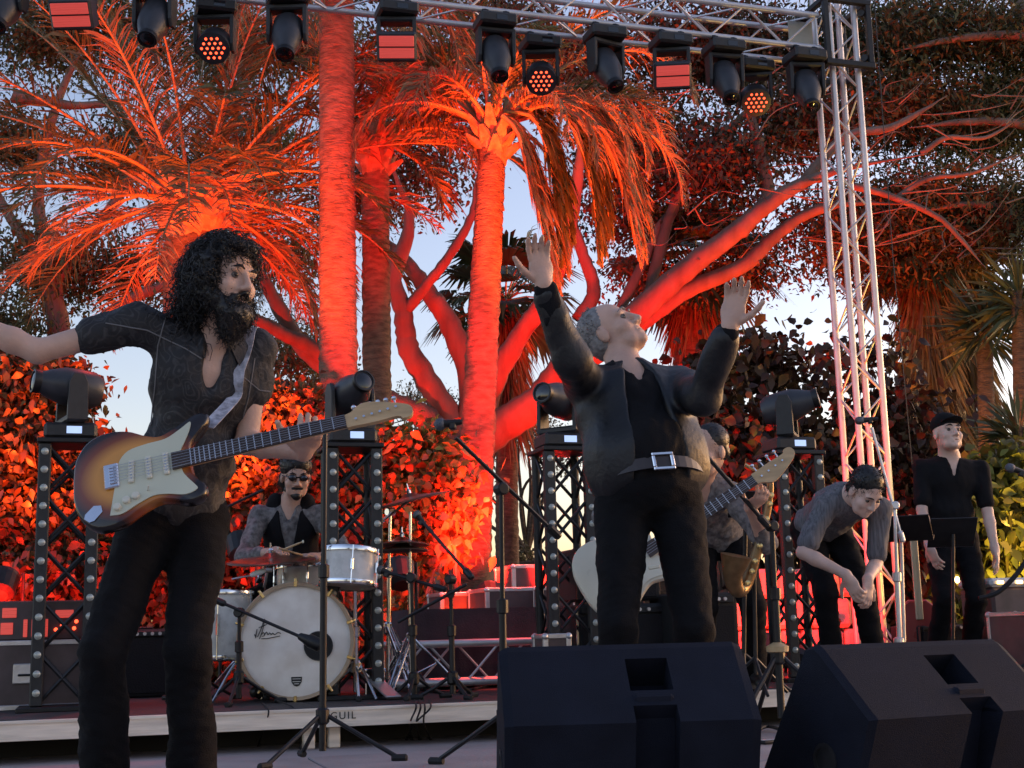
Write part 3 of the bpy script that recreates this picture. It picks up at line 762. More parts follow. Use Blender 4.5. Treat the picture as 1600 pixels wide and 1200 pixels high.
wedge('black wedge monitor in the middle of the stage front before the singer', 968, 1007, 3.62, R(4))
wedge('black wedge monitor at the right corner of the stage front, turned to the left', 1420, 1003, 3.75, R(27), .66)

# ------------------------------------------------------------------ truss
def truss_geom(L, w, step, r=.024, rb=.009, faces=4):
    """box truss along local z, centred on the axis: chords and braces as separate builders"""
    ch, br = [], MB(); h = w/2
    cs = [(-h, -h), (h, -h), (h, h), (-h, h)]
    for (x, y) in cs: ch.append(MB().tube([V(x, y, z) for z in np.linspace(0, L, 3)], r, 12))
    k = int(round(L/step)); s = L/k
    for fi in range(4):
        a, b = np.array(cs[fi]), np.array(cs[(fi+1) % 4])
        for i in range(k):
            p, q = (a, b) if (i+fi) % 2 == 0 else (b, a)
            br.tube([V(p[0], p[1], i*s+.01), V(q[0], q[1], (i+1)*s-.01)], rb, 6)
    for fi in range(4):
        a, b = np.array(cs[fi]), np.array(cs[(fi+1) % 4])
        for z in (.02, L-.02): br.tube([V(*a, z), V(*b, z)], rb, 6)
    return ch, br
M['truss'] = mat('truss', (.60, .585, .60), .42, .55, var=.12, scale=7, bump=.05, bscale=60)
tw_d = 10.7
tw = P(1337, 500, tw_d); tw_base = V(tw[0], tw[1], 0)
tower = thing('truss_tower', 'tall silver truss tower standing at the right of the stage', 'truss tower', tw_base, STA)
ch, br = truss_geom(7.2, .24, .26, .026, .0085)
for c in ch: c.build('chord', M['truss'], tower, smooth=True)
br.build('lacing', M['truss'], tower, smooth=True)
MB().box((0, 0, .01), (.55, .55, .02), bev=.004).build('base_plate', M['black_metal'], tower)
# beam
bA = P(1283, 57, tw_d-.12)      # axis end of the beam beside the tower (front face seen here)
TH = .29
zb = bA[2]
beam_end = V(tw_base[0], tw_base[1], zb)-S*.24
beam = thing('truss_beam', 'silver overhead truss beam carrying the row of stage lights', 'truss beam', beam_end)
BL = 8.4
ch, br = truss_geom(BL, TH, .335, .025, .0095)
Fb = np.stack([N, UP, -S], 1)
if np.linalg.det(Fb) < 0: Fb = np.stack([-N, UP, -S], 1)
def put(mb, name, mt, par):
    mb.v = [v @ Fb.T for v in mb.v]; return mb.build(name, mt, par, smooth=True)
for c in ch: put(c, 'chord', M['truss'], beam)
put(br, 'lacing', M['truss'], beam)
M['banner'] = mat('banner', (.42, .42, .36), .6, var=.15, scale=6)
MB().box(-S*.10+V(0, 0, .0)-N*0.02, (.22, .01, .27), RS).build('end_plate', M['banner'], beam)
# sleeve block that clamps the beam to the tower
sl_ = thing('sleeve_block', 'black steel sleeve block joining beam and silver tower', 'truss clamp', V(tw_base[0], tw_base[1], zb-.30), STA)
for i, z in enumerate((0.02, .58)):
    b = MB()
    for (cx, cy, sx, sy) in ((0, -.2, .46, .05), (0, .2, .46, .05), (-.2, 0, .05, .36), (.2, 0, .05, .36)): b.box((cx, cy, z), (sx, sy, .05), bev=.006)
    b.build('collar_frame', M['black_metal'], sl_)
for (cx, cy) in ((-.2, -.2), (.2, -.2), (-.2, .2), (.2, .2)): MB().box((cx, cy, .3), (.045, .045, .52), bev=.004).build('upright', M['black_metal'], sl_)
for (cx, cy) in ((-.165, -.165), (.165, -.165), (.165, .165), (-.165, .165)):
    for z in (.1, .5): MB().lathe([(.03, -.02), (.034, 0), (.03, .02)], (cx, cy, z), nrm(V(cx, -cy, 0)), 12).build('roller', M['black_plastic'], sl_)
# thin steel cable beside the tower
cb = thing('steel_cable', 'thin steel guy cable hanging right of the silver tower', 'cable', P(1425, 720, 10.4))
MB().tube([P(1364, -30, 10.4), P(1395, 400, 10.4), P(1426, 735, 10.4)], .0038, 6).build('wire', M['black_metal'], cb, P(1425, 720, 10.4))

# ------------------------------------------------------------------ moving lights
def hexgrid(r, s):
    out = []
    n = int(r/s)+1
    for i in range(-n, n+1):
        for j in range(-n, n+1):
            x = s*(i+.5*(j % 2)); y = s*.866*j
            if x*x+y*y <= (r-s*.45)**2: out.append((x, y))
    return out
def mover(label, pos, kind, hang, aim, pan=0.0, group='moving lights under the truss', sc=1.0):
    """local: base plate at the origin, head hanging down (hang) or standing up; aim = world direction of the lens"""
    root = thing('moving_light', label, 'stage light', pos, pan, group)
    s = -1 if hang else 1
    Rz = rotz(-pan); aim = Rz @ nrm(aim)
    w, h = .30*sc, .50*sc
    MB().box((0, 0, s*.05*sc), (w, .26*sc, .095*sc), bev=.018*sc).build('base', M['black_plastic'], root)
    if hang:
        for sx in (-1, 1):
            c = MB(); c.lathe([(.036, -.025), (.04, 0), (.036, .025)], (sx*.085*sc, 0, .025), (1, 0, 0), 12); c.box((sx*.085*sc, 0, .004), (.03, .05, .03), bev=.004)
            c.build('clamp', M['black_metal'], root)
    scr = MB().box((.02*sc, -.131*sc, s*.052*sc), (.085*sc, .004, .042*sc)); scr.build('display', M['screen_blue'] if not hang else M['lens_dark'], root)
    ax = nrm(V(aim[0], aim[1], 0)) if abs(aim[2]) < .99 else V(0, -1, 0)
    side = np.cross(ax, UP); yb = s*.11*sc; yt = s*.34*sc
    Fy = np.stack([side, ax, UP], 1)
    b = MB(); b.box(V(0, 0, yb+s*.012*sc), (.29*sc, .12*sc, .045*sc), Fy, bev=.012*sc)
    for k in (-1, 1):
        b.prism([(-.06*sc, yb), (.06*sc, yb), (.055*sc, yt), (.03*sc, yt+s*.05*sc), (-.03*sc, yt+s*.05*sc), (-.055*sc, yt)], (.028*sc), side*k*.135*sc-side*.014*sc, np.stack([ax, UP, np.cross(ax, UP)], 1), bev=.006*sc)
    b.build('yoke', M['black_plastic'], root)
    c = V(0, 0, yt-s*.015*sc)
    if kind == 'spot':
        hd = MB().lathe([(.03*sc, -.17*sc), (.085*sc, -.165*sc), (.112*sc, -.12*sc), (.116*sc, -.02*sc), (.112*sc, .06*sc), (.085*sc, .14*sc), (.068*sc, .18*sc), (.064*sc, .225*sc), (.055*sc, .227*sc)], c, aim, 24)
        h_ = hd.build('head', M['head_shell'], root, smooth=True)
        MB().lathe([(.067*sc, .19*sc), (.070*sc, .20*sc), (.070*sc, .232*sc), (.060*sc, .234*sc), (.060*sc, .222*sc)], c, aim, 24, cap=False).build('lens_ring', M['black_metal'], h_, smooth=True)
        MB().lathe([(.059*sc, .224*sc), (.04*sc, .232*sc), (.0005, .236*sc)], c, aim, 20).build('lens', M['lens_dark'], h_, smooth=True)
    elif kind == 'wash':
        hd = MB().lathe([(.03*sc, -.12*sc), (.09*sc, -.115*sc), (.118*sc, -.06*sc), (.124*sc, .03*sc), (.124*sc, .085*sc), (.112*sc, .087*sc)], c, aim, 28)
        h_ = hd.build('head', M['head_shell'], root, smooth=True)
        MB().lathe([(.111*sc, .080*sc), (.0005, .0805*sc)], c, aim, 28).build('lens_plate', M['led_face'], h_)
        Fh = frame(aim)
        for (x, y) in hexgrid(.108*sc, .042*sc):
            MB().lathe([(.0125*sc, .082*sc), (.0105*sc, .088*sc), (.004*sc, .091*sc)], c+Fh[:, 0]*x+Fh[:, 1]*y, aim, 8).build('led', M['led_red'], h_)
    else:   # rectangular strobe panel
        Fh = np.stack([side, np.cross(aim, side), aim], 1)
        h_ = MB().box(c, (.30*sc, .22*sc, .16*sc), Fh, bev=.015*sc).build('head', M['head_shell'], root)
        for k in (-1, 1):
            MB().box(c+aim*.082*sc+Fh[:, 1]*k*.043*sc, (.262*sc, .078*sc, .012*sc), Fh, bev=.003).build('light_strip', M['panel_red'], h_)
        MB().box(c+aim*.084*sc, (.262*sc, .010*sc, .018*sc), Fh).build('divider', M['black_metal'], h_)
    return root
M['head_shell'] = mat('head_shell', (.034, .036, .044), .42, var=.2, scale=14, bump=.06, bscale=200)
def on_beam(px, back):
    """point below the front or rear bottom chord whose picture column is px"""
    o = beam_end+N*((TH/2) if back else (-TH/2))+V(0, 0, -TH/2-.055)
    best = None
    for t in np.linspace(-.3, BL, 1200):
        q = o-S*t; rel = q-CAM; x = 800+FPX*np.dot(rel, _r)/np.dot(rel, _f)
        if best is None or abs(x-px) < best[0]: best = (abs(x-px), q)
    return best[1]
toC = lambda q: nrm(CAM-q)
OV = [(12, 'spot', 0, (-.1, -.5, -1), 'hung at the top left corner'), (118, 'panel', 0, (0, -.8, -.6), ''), (243, 'spot', 0, (-.08, -.55, -.9), 'nearest the left with its lens down'), (337, 'wash', 1, (0, -.75, -.7), 'with red lit lenses above the left palm'),
      (450, 'spot', 0, (0, -.5, -.95), 'just left of the thick red palm trunk'), (620, 'panel', 0, (.05, -.85, -.45), 'between the two spot heads over the palm'), (774, 'spot', 0, (.12, -.45, -.95), 'right above the middle palm crown'),
      (843, 'wash', 1, (0, -.75, -.7), 'with bright red lenses beside the middle palm crown'), (945, 'spot', 0, (.28, -.45, -.9), 'tilted to the right, over the singer'), (1047, 'panel', 0, (-.05, -.85, -.45), 'over the raised right hand'),
      (1130, 'spot', 0, (.1, -.5, -.95), 'third from the silver tower'), (1176, 'wash', 1, (-.05, -.75, -.7), 'with red lenses, second from the silver tower'), (1257, 'spot', 0, (.05, -.5, -.95), 'nearest the silver tower')]
KN = {'spot': 'black moving spot light ', 'wash': 'black moving wash light ', 'panel': 'rectangular strobe light with reddish panels '}
WASH = []
for (x, kd, back, aim, lab) in OV:
    q = on_beam(x, back)
    lb = KN[kd]+(lab or 'at the top left edge')
    mover(lb, q, kd, True, aim, STA, sc=.98)
    if kd == 'wash': WASH.append(q)

# ------------------------------------------------------------------ black light totems on the platform
def totem(label, pos, h=1.36):
    root = thing('light_totem', label, 'light tower', pos, STA, 'black truss totems with lens strips')
    w = .24
    MB().box((0, 0, .012), (.42, .42, .024), bev=.004).build('base_plate', M['black_metal'], root)
    MB().box((0, 0, h-.012), (.32, .32, .024), bev=.004).build('top_plate', M['black_metal'], root)
    b = MB(); k = 5; hh = (h-.05)/k; cs = [(-w/2, -w/2), (w/2, -w/2), (w/2, w/2), (-w/2, w/2)]
    for fi in range(4):
        a, c = cs[fi], cs[(fi+1) % 4]
        for i in range(k):
            z0 = .026+i*hh
            b.rod(V(*a, z0), V(*c, z0+hh), .010, n=6); b.rod(V(*c, z0), V(*a, z0+hh), .010, n=6)
    b.build('cross_bracing', M['black_metal'], root)
    for (x, y) in cs[2:]: MB().rod((x, y, .024), (x, y, h-.024), .024, n=10).build('chord', M['black_metal'], root, smooth=True)
    for (x, y) in cs[:2]:
        st = MB().box((x, y, h/2), (.062, .05, h-.05), bev=.006).build('lens_strip', M['black_plastic'], root)
        n = 14
        for i in range(n):
            z = .09+(h-.16)*i/(n-1)
            if n and totem.me is None:
                totem.me = MB().lathe([(.019, 0), (.0185, .004), (.012, .009), (.0005, .011)], (0, 0, 0), (0, -1, 0), 12).build('lens', M['lens_glass'], st, smooth=True).data
                bpy.context.scene.collection.objects[-1].location = (x, y-.0255, z)
            else: link_mesh('lens', totem.me, st, (x, y-.0255, z))
    return root
totem.me = None
tots = [(120, 4.18, 'black light totem at the far left beside the guitarist arm'), (560, 2.71, 'black light totem behind the drum kit right of the drummer'),
        (893, 1.474, 'black light totem half hidden behind the singer'), (1255, 0.0, 'black light totem between the bass player and the bowing man')]
T4 = P(1255, 1060, 8.2); T4[2] = DECK
for (x, t, lb) in tots:
    p = T4-S*t
    totem(lb, p)
    mover({120: 'moving spot light standing on the far left totem', 560: 'moving spot light on the totem behind the drum kit', 893: 'moving light on the totem behind the singer', 1255: 'moving spot light on the totem left of the silver tower'}[x],
          p+V(0, 0, 1.362), 'spot', False, {120: (-.8, -.5, .1), 560: (.5, -.85, .25), 893: (-.5, -.8, .1), 1255: (.9, -.3, .2)}[x], STA, 'moving lights on the totems', .88)
# ------------------------------------------------------------------ stands, microphones, drums, cases
def ground_at(px, d, z): q = P(px, 1000, d); return V(q[0], q[1], z)
def stand(label, foot, top, leg_r=.30, hub=.20, material='black_metal', name='mic_stand', cat='stand', boom=None, r=.011, a0=.5, group='tripod stands', legs=3, double=False):
    foot = np.asarray(foot, float); top = np.asarray(top, float)
    root = thing(name, label, cat, foot, group=group); mt = M[material]
    h = foot+V(0, 0, hub)
    jn = h+(top-h)*.48
    MB().tube([h+V(0, 0, -hub*.75), jn], r*1.25, 10).build('pole', mt, root, foot, smooth=True)
    MB().tube([jn, top], r*.85, 10).build('upper_pole', mt, root, foot, smooth=True)
    MB().lathe([(r*1.3, -.03), (r*2, -.025), (r*2, .025), (r*1.2, .03)], jn, top-h, 10).build('collar', mt, root, foot)
    MB().lathe([(r*1.5, -.03), (r*2.4, -.02), (r*2.4, .03), (r*1.4, .04)], h, UP, 10).build('hub', mt, root, foot)
    for k in range(legs):
        a = a0+k*2*math.pi/legs; d = V(math.cos(a), math.sin(a), 0)
        e = foot+d*leg_r+V(0, 0, .012)
        lg = MB()
        for s in ((-1, 1) if double else (0,)):
            o = np.cross(d, UP)*.012*s
            lg.tube([h+d*.015+V(0, 0, .01)+o, h+d*leg_r*.5+V(0, 0, -hub*.42)+o*1.3, e+o], r*.8, 8)
        if double: lg.rod(foot+V(0, 0, hub*.35), h+d*leg_r*.5+V(0, 0, -hub*.42), r*.5)
        l_ = lg.build('leg', mt, root, foot, smooth=True)
        MB().lathe([(.012, -.03), (.016, -.02), (.016, .03), (.010, .036)], e, d, 8).build('rubber_foot', M['dark_void'], l_, foot)
    if boom is not None:
        b0, b1 = [np.asarray(x, float) for x in boom]
        MB().lathe([(.02, -.025), (.026, -.02), (.026, .02), (.02, .025)], top, np.cross(b1-b0, UP), 12).build('swivel', mt, root, foot)
        bo = MB().tube([b0, b1], r*.75, 8).build('boom', mt, root, foot, smooth=True)
        MB().lathe([(.013, 0), (.018, .01), (.018, .06), (.013, .07)], b0, b0-b1, 10).build('counterweight', mt, bo, foot)
    return root
def mic(label, tip, tail, kind='vocal'):
    tip = np.asarray(tip, float); tail = np.asarray(tail, float); d = nrm(tip-tail); L = np.linalg.norm(tip-tail)
    root = thing('microphone', label, 'microphone', tail, group='microphones')
    if kind == 'vocal':
        MB().lathe([(.009, 0), (.012, .01), (.017, L*.62), (.020, L*.66)], tail, d, 14).build('body', M['black_metal'], root, tail, smooth=True)
        MB().lathe([(.021, L*.66), (.025, L*.72), (.0255, L*.82), (.021, L*.94), (.010, L), (.001, L*1.005)], tail, d, 16).build('grille', M['mic_mesh'], root, tail, smooth=True)
    else:
        MB().lathe([(.010, 0), (.018, .008), (.026, L*.35), (.034, L*.5), (.034, L*.92), (.02, L)], tail, d, 16).build('body', M['black_metal'], root, tail, smooth=True)
    MB().box(tail+d*L*.35-V(0, 0, .012), (.03, .03, .03), frame(d), bev=.006).build('clip', M['black_plastic'], root, tail)
    return root
M['mic_mesh'] = mat('mic_mesh', (.12, .13, .15), .4, .8, var=.3, scale=300, bump=.4, bscale=500)
M['pearl'] = mat('pearl', (.55, .54, .50), .28, var=.22, scale=7, col2=(.72, .71, .68), col=(.48, .47, .44)) if False else mat('pearl', (.46, .45, .42), .28, var=.2, scale=9, col2=(.74, .73, .70), detail=8)
M['drum_head'] = mat('drum_head', (.70, .63, .55), .55, var=.1, scale=7, col2=(.90, .86, .80), detail=7)
M['drum_wood'] = mat('drum_wood', (.40, .29, .19), .4, var=.2, scale=12)
M['gold'] = mat('gold', (.75, .55, .25), .25, 1.0, var=.1)
M['bronze'] = mat('bronze', (.16, .10, .07), .32, .9, var=.25, scale=20, rvar=.12)
M['cloth_black'] = mat('cloth_black', (.012, .010, .012), .9, var=.3, scale=10, bump=.2, bscale=100)
M['cloth_table'] = mat('cloth_table', (.05, .035, .045), .9, var=.2, scale=10, bump=.2, bscale=100)
M['case_panel'] = mat('case_panel', (.085, .06, .062), .5, var=.25, scale=8)
M['amp_tolex'] = mat('amp_tolex', (.012, .012, .013), .65, var=.3, scale=40, bump=.3, bscale=400)

# ---- drum kit
DK = 'drum kit'
bd_d = 7.16; bdR = .298
bc = P(462, 1004, bd_d); bc[2] = DECK+bdR+.012
ax = nrm(V(.10, -1, 0))
bd_base = V(bc[0], bc[1], DECK)
bd = thing('bass_drum', 'large bass drum with a worn cream front head and gold claws', 'drum', bd_base, group=DK)
MB().lathe([(bdR-.012, 0), (bdR-.012, .40)], bc, -ax, 48, cap=False).build('shell', M['pearl'], bd, bd_base, smooth=True)
for z in (-.004, .40):
    MB().lathe([(bdR-.014, z-.018), (bdR+.004, z-.02), (bdR+.010, z), (bdR+.004, z+.02), (bdR-.014, z+.018)], bc, -ax, 48, cap=False).build('hoop', M['drum_wood'], bd, bd_base, smooth=True)
hd = MB().lathe([(bdR-.013, -.006), (.0005, -.0085)], bc, -ax, 48).build('front_head', M['drum_head'], bd, bd_base)
MB().lathe([(bdR-.013, .405), (.0005, .408)], bc, -ax, 48).build('back_head', M['drum_head'], bd, bd_base)
Fd = frame(ax); Xd = nrm(np.cross(UP, ax)); Xd = -Xd if Xd[0] < 0 else Xd
def on_head(u, v, k=.0105): return bc+Xd*u+UP*v+ax*k
MB().lathe([(.072, 0), (.072, .003), (.0005, .0032)], on_head(.118, -.028, .0085), ax, 28).build('port_pad', M['dark_void'], hd, bd_base)
MB().lathe([(.076, 0), (.076, .005), (.070, .005), (.070, 0)], on_head(.118, -.028, .0085), ax, 28, cap=False).build('port_ring', M['black_plastic'], hd, bd_base)
for k in range(10):
    a = 2*math.pi*(k+.5)/10; r_ = np.cos(a)*Xd+np.sin(a)*UP
    c = MB(); c.box(bc+r_*(bdR+.013)+ax*.004, (.014, .03, .045), np.stack([np.cross(r_, ax), r_, ax], 1), bev=.004); c.box(bc+r_*(bdR-.004)+ax*.026, (.016, .03, .008), np.stack([np.cross(r_, ax), r_, ax], 1), bev=.002)
    c.rod(bc+r_*(bdR+.02)-ax*.16, bc+r_*(bdR+.02)+ax*.02, .004); c.build('claw', M['gold'], bd, bd_base)
for s in (-1, 1):
    a = bc+Xd*s*bdR*.93-UP*bdR*.30-ax*.08; e = V(*(bc+Xd*s*(bdR+.12)+ax*.10)[:2], DECK+.005)
    MB().tube(spline([a, a+Xd*s*.05+V(0, 0, -.03), e], 6), .007, 8).build('spur', M['chrome'], bd, bd_base, smooth=True)
# handwritten signature and badge on the head
def strokes(name, lines, r, parent, base, mt, k=.0105):
    b = MB()
    for L_ in lines: b.tube(spline([on_head(u, v, k) for u, v in L_], 5), r, 5)
    return b.build(name, mt, parent, base)
strokes('signature', [[(-.212, .040), (-.206, .030), (-.199, .066), (-.206, .020)], [(-.196, .026), (-.180, .062), (-.160, .118), (-.170, .060), (-.186, .016)],
        [(-.190, .074), (-.170, .080), (-.148, .090)], [(-.180, .034), (-.166, .048), (-.160, .034), (-.172, .028)], [(-.160, .036), (-.150, .050), (-.142, .036), (-.134, .046), (-.126, .036), (-.118, .044), (-.108, .036), (-.09, .046), (-.075, .040)],
        [(-.176, .016), (-.14, .018), (-.08, .028)]], .0021, hd, bd_base, M['ink'])
badge = MB(); Fh = np.stack([Xd, UP, np.cross(Xd, UP)], 1)
if np.dot(Fh[:, 2], ax) < 0: Fh[:, 2] *= -1
badge.prism([(-.028, .022), (.028, .022), (.026, -.004), (.014, -.022), (0, -.027), (-.014, -.022), (-.026, -.004)], .0016, on_head(.006, -.205, .0088), Fh)
bg_ = badge.build('badge', M['ink'], hd, bd_base)
for v in (.012, -.002, -.013):
    MB().box(on_head(.006, -.205+v, .0110), (.042 if v > -.01 else .026, .0035, .001), Fh).build('badge_line', M['pearl'], bg_, bd_base)

def shell_drum(name, label, c, axd, r, h, hoopm='chrome', lugs=6, legs=None, base=None):
    c = np.asarray(c, float); axd = nrm(axd); base = np.asarray(base if base is not None else c-axd*h/2, float)
    root = thing(name, label, 'drum', base, group=DK); F_ = frame(axd)
    MB().lathe([(r-.006, -h/2), (r-.006, h/2)], c, axd, 36, cap=False).build('shell', M['pearl'], root, base, smooth=True)
    for s in (-1, 1):
        MB().lathe([(r-.004, s*(h/2-.022)), (r+.004, s*(h/2-.02)), (r+.006, s*(h/2-.004)), (r+.002, s*(h/2+.006)), (r-.006, s*(h/2+.006))], c, axd, 36, cap=False).build('hoop', M[hoopm], root, base, smooth=True)
        MB().lathe([(r-.006, s*(h/2-.002)), (.0005, s*(h/2-.002))], c, axd, 36).build('drum_skin', M['drum_head'], root, base)
    for k in range(lugs):
        a = 2*math.pi*(k+.2)/lugs; rr = np.cos(a)*F_[:, 0]+np.sin(a)*F_[:, 1]
        b = MB().box(c+rr*(r+.004), (.016, .018, h*.34), np.stack([np.cross(rr, axd), rr, axd], 1), bev=.006)
        b.rod(c+rr*(r+.009)-axd*(h/2+.004), c+rr*(r+.009)+axd*(h/2+.004), .0032, n=6); b.build('lug', M['chrome'], root, base)
    for (p0, p1) in (legs or []):
        MB().tube(spline([p0, (np.asarray(p0)+p1)/2+nrm(V(p1[0]-c[0], p1[1]-c[1], 0))*.03, p1], 5), .0065, 8).build('leg', M['chrome'], root, base, smooth=True)
    return root
tc_ = P(546, 888, 7.20)
shell_drum('tom_drum', 'small pearl white rack tom with chrome rims above the bass drum', tc_, (.06, .12, 1), .152, .19)
fc = P(340, 985, 7.45); fc[2] = DECK+.40
fl = [(fc+V(math.cos(a), math.sin(a), -.35)*.195, V(fc[0]+math.cos(a)*.24, fc[1]+math.sin(a)*.24, DECK+.006)) for a in (-1.9, .2, 2.3)]
shell_drum('floor_tom', 'pearl grey floor tom on bent chrome legs beside the bass drum', fc, (0, .03, 1), .19, .36, legs=fl, base=V(fc[0], fc[1], DECK))
sc_ = P(480, 905, 7.75)
shell_drum('snare_drum', 'snare drum half hidden behind the bass drum', sc_, (0, .08, 1), .178, .14, lugs=8)
def tilt_disc(label, c, axd, r, name='cymbal', mat_='bronze'):
    c = np.asarray(c, float)
    root = thing(name, label, 'cymbal', c, group='cymbals')
    MB().lathe([(.004, .030), (.030, .028), (.052, .012), (r*.5, .004), (r*.85, -.006), (r, -.014), (r, -.0165), (r*.85, -.009), (.05, .008), (.004, .024)], c, axd, 40).build('plate', M[mat_], root, c, smooth='all')
    MB().lathe([(.005, .02), (.014, .03), (.014, .045), (.006, .055), (.004, .085)], c, axd, 10).build('wing_nut', M['chrome'], root, c)
    return root
cyl = P(424, 872, 7.45); cyr = P(641, 779, 7.45); hh = P(628, 851, 7.5)
tilt_disc('dark bronze ride cymbal level above the floor tom', cyl, (-.02, -.16, 1), .245)
tilt_disc('dark crash cymbal tilted up to the right above the hi hat', cyr, (-.22, -.10, 1), .225)
tilt_disc('lower small hi hat cymbal beside the rack tom', hh-V(0, 0, .02), (0, .02, 1), .15)
tilt_disc('upper small hi hat cymbal beside the rack tom', hh+V(0, 0, .012), (0, .03, 1), .15)
stand('chrome hi hat stand with thin tripod legs', ground_at(641, 7.5, DECK), P(641, 800, 7.5), .30, .30, 'chrome', 'cymbal_stand', a0=.2, r=.010, group='cymbal stands', double=True)
q = ground_at(606, 7.62, DECK)
stand('chrome cymbal stand with splayed legs holding the tilted crash', q, V(q[0]+.02, q[1], P(606, 800, 7.62)[2]), .36, .36, 'chrome', 'cymbal_stand', boom=(V(q[0]-.02, q[1], P(606, 812, 7.62)[2]), cyr-V(0, 0, .01)), a0=1.0, r=.010, group='cymbal stands', double=True)
q = ground_at(400, 7.75, DECK)
stand('chrome cymbal stand behind the floor tom', q, cyl-V(.04, -.1, .05), .30, .30, 'chrome', 'cymbal_stand', a0=.9, r=.010, boom=(cyl-V(.09, -.18, .09), cyl-V(0, 0, .01)), group='cymbal stands', double=True)
q = ground_at(556, 7.26, DECK)
stand('short chrome stand carrying the rack tom', q, tc_-V(-.03, 0, .12), .22, .16, 'chrome', 'tom_stand', a0=.7, r=.012, group='cymbal stands')
# kick and hi-hat pedals
for lb, x, d in (('chrome hi hat foot pedal beside the bass drum', 600, 7.22), ('bass drum foot pedal behind the bass drum', 470, 7.75)):
    p = ground_at(x, d, DECK)
    pd = thing('foot_pedal', lb, 'pedal', p, .5, 'drum pedals')
    MB().box((0, 0, .008), (.10, .30, .012), bev=.003).build('base_plate', M['black_metal'], pd)
    MB().box((0, .0, .055), (.085, .26, .012), rotx(.32), bev=.003).build('footboard', M['aluminium'], pd)
    b = MB(); b.rod((-.05, .13, .01), (-.05, .13, .15), .008); b.rod((.05, .13, .01), (.05, .13, .15), .008); b.rod((-.06, .13, .15), (.06, .13, .15), .007); b.build('frame', M['chrome'], pd)
    b = MB()
    for i in range(9): b.box((0, .125-.004*i, .14-.011*i), (.012, .012, .009), rotx(.3), bev=.002)
    b.build('chain', M['gold'], pd)
# stool
ds = ground_at(455, 8.05, DECK)
sto = thing('drum_stool', 'round black drum stool under the drummer', 'stool', ds)
MB().lathe([(.0005, .44), (.15, .44), (.17, .46), (.17, .50), (.15, .53), (.0005, .535)], ds, UP, 24).build('seat', M['cloth_black'], sto, ds, smooth=True)
MB().rod(ds+V(0, 0, .12), ds+V(0, 0, .45), .016).build('post', M['chrome'], sto, ds)
for k in range(3):
    a = k*2.094; MB().rod(ds+V(0, 0, .2), ds+V(math.cos(a)*.24, math.sin(a)*.24, .01), .01).build('leg', M['chrome'], sto, ds)

# ---- microphone stands of the drum kit
q = ground_at(374, 7.02, DECK)
stand('black short mic stand left of the bass drum with its boom across the head', q, P(374, 957, 7.0), .22, .13, boom=(P(352, 944, 6.98), P(472, 996, 6.92)), a0=2.6)
mic('black kick drum microphone in front of the bass drum port', P(503, 1010, 6.92), P(466, 993, 6.92), 'kick')
q = ground_at(646, 7.12, DECK)
stand('black mic stand with a heavy foot left of the black clothed table', q, P(643, 903, 7.1), .17, .10, boom=(P(678, 916, 7.1), P(600, 893, 7.15)), a0=.4, r=.012)
mic('small black microphone aimed at the rack tom from the right', P(590, 889, 7.16), P(612, 897, 7.14))
q = ground_at(706, 7.05, DECK)
stand('tall black mic stand before the black clothed table', q, P(704, 905, 7.05), .18, .10, boom=(P(726, 890, 7.0), P(660, 815, 7.2)), a0=1.0, r=.012)
b0, b1 = P(729, 913, 7.0), P(622, 972, 7.05)
q2 = thing('boom_arm', 'black boom arm clamped low across the mic stand before the table', 'stand', b1)
MB().tube([b0, b1], .009, 8).build('arm_tube', M['black_metal'], q2, b1); MB().lathe([(.02, -.02), (.024, 0), (.02, .02)], P(704, 928, 7.03), (0, 1, 0), 12).build('clamp', M['black_metal'], q2, b1)
mic('slim black overhead microphone on the tall stand near the crash', P(648, 800, 7.22), P(664, 820, 7.2))
q = ground_at(300, 7.6, DECK)
stand('black mic stand behind the legs of the guitarist reaching to the snare', q, P(310, 812, 7.6), .24, .14, boom=(P(322, 808, 7.6), P(412, 765, 7.7)), a0=.3)
cw = thing('clip_microphone', 'small white clip microphone under the ride cymbal', 'microphone', P(405, 897, 7.3))
MB().tube([P(362, 905, 7.3), P(392, 899, 7.3)], .005, 6).build('gooseneck', M['aluminium'], cw, P(405, 897, 7.3)); MB().lathe([(.008, 0), (.014, .01), (.016, .06), (.010, .085)], P(391, 899, 7.3), P(417, 890, 7.3)-P(391, 899, 7.3), 10).build('capsule', M['white_plastic'], cw, P(405, 897, 7.3))

# ---- front microphone stands
stand('straight black mic stand on the floor in front of the bass drum', ground_at(504, 5.75, .01), P(508, 655, 5.75), .32, .18, a0=-2.2, r=.012)
q = ground_at(784, 5.4, .01)
stand('black boom mic stand standing behind the middle wedge', q, P(783, 764, 5.4), .30, .18, boom=(P(856, 822, 5.5), P(712, 684, 5.3)), a0=.6, r=.012)
mic('black vocal microphone pointing left on the boom in front of the middle palm', P(679, 664, 5.3), P(722, 659, 5.3))
q = ground_at(1214, 6.35, .01)
stand('black boom mic stand on a tall tripod between the two wedges', q, P(1206, 822, 6.35), .36, .36, boom=(P(1186, 806, 6.3), P(1104, 712, 6.2)), a0=-2.4, r=.014)
mic('black vocal microphone held up at the right side of the singer', P(1080, 690, 6.2), P(1106, 712, 6.2))
MB_h = thing('hub_cap', 'tan plastic tripod cap between the two wedges', 'tripod cap', q+V(0, 0, .40))
MB().lathe([(.018, -.02), (.05, -.012), (.052, .012), (.018, .03)], (0, 0, 0), UP, 14).build('ring', mat('tan_plastic', (.42, .30, .16), .5), MB_h)
q = ground_at(1404, 8.2, DECK)
stand('silver boom mic stand beside the bowing man', q, P(1398, 790, 8.2), .28, .2, 'aluminium', boom=(P(1406, 830, 8.2), P(1362, 668, 8.2)), a0=.2, r=.013)
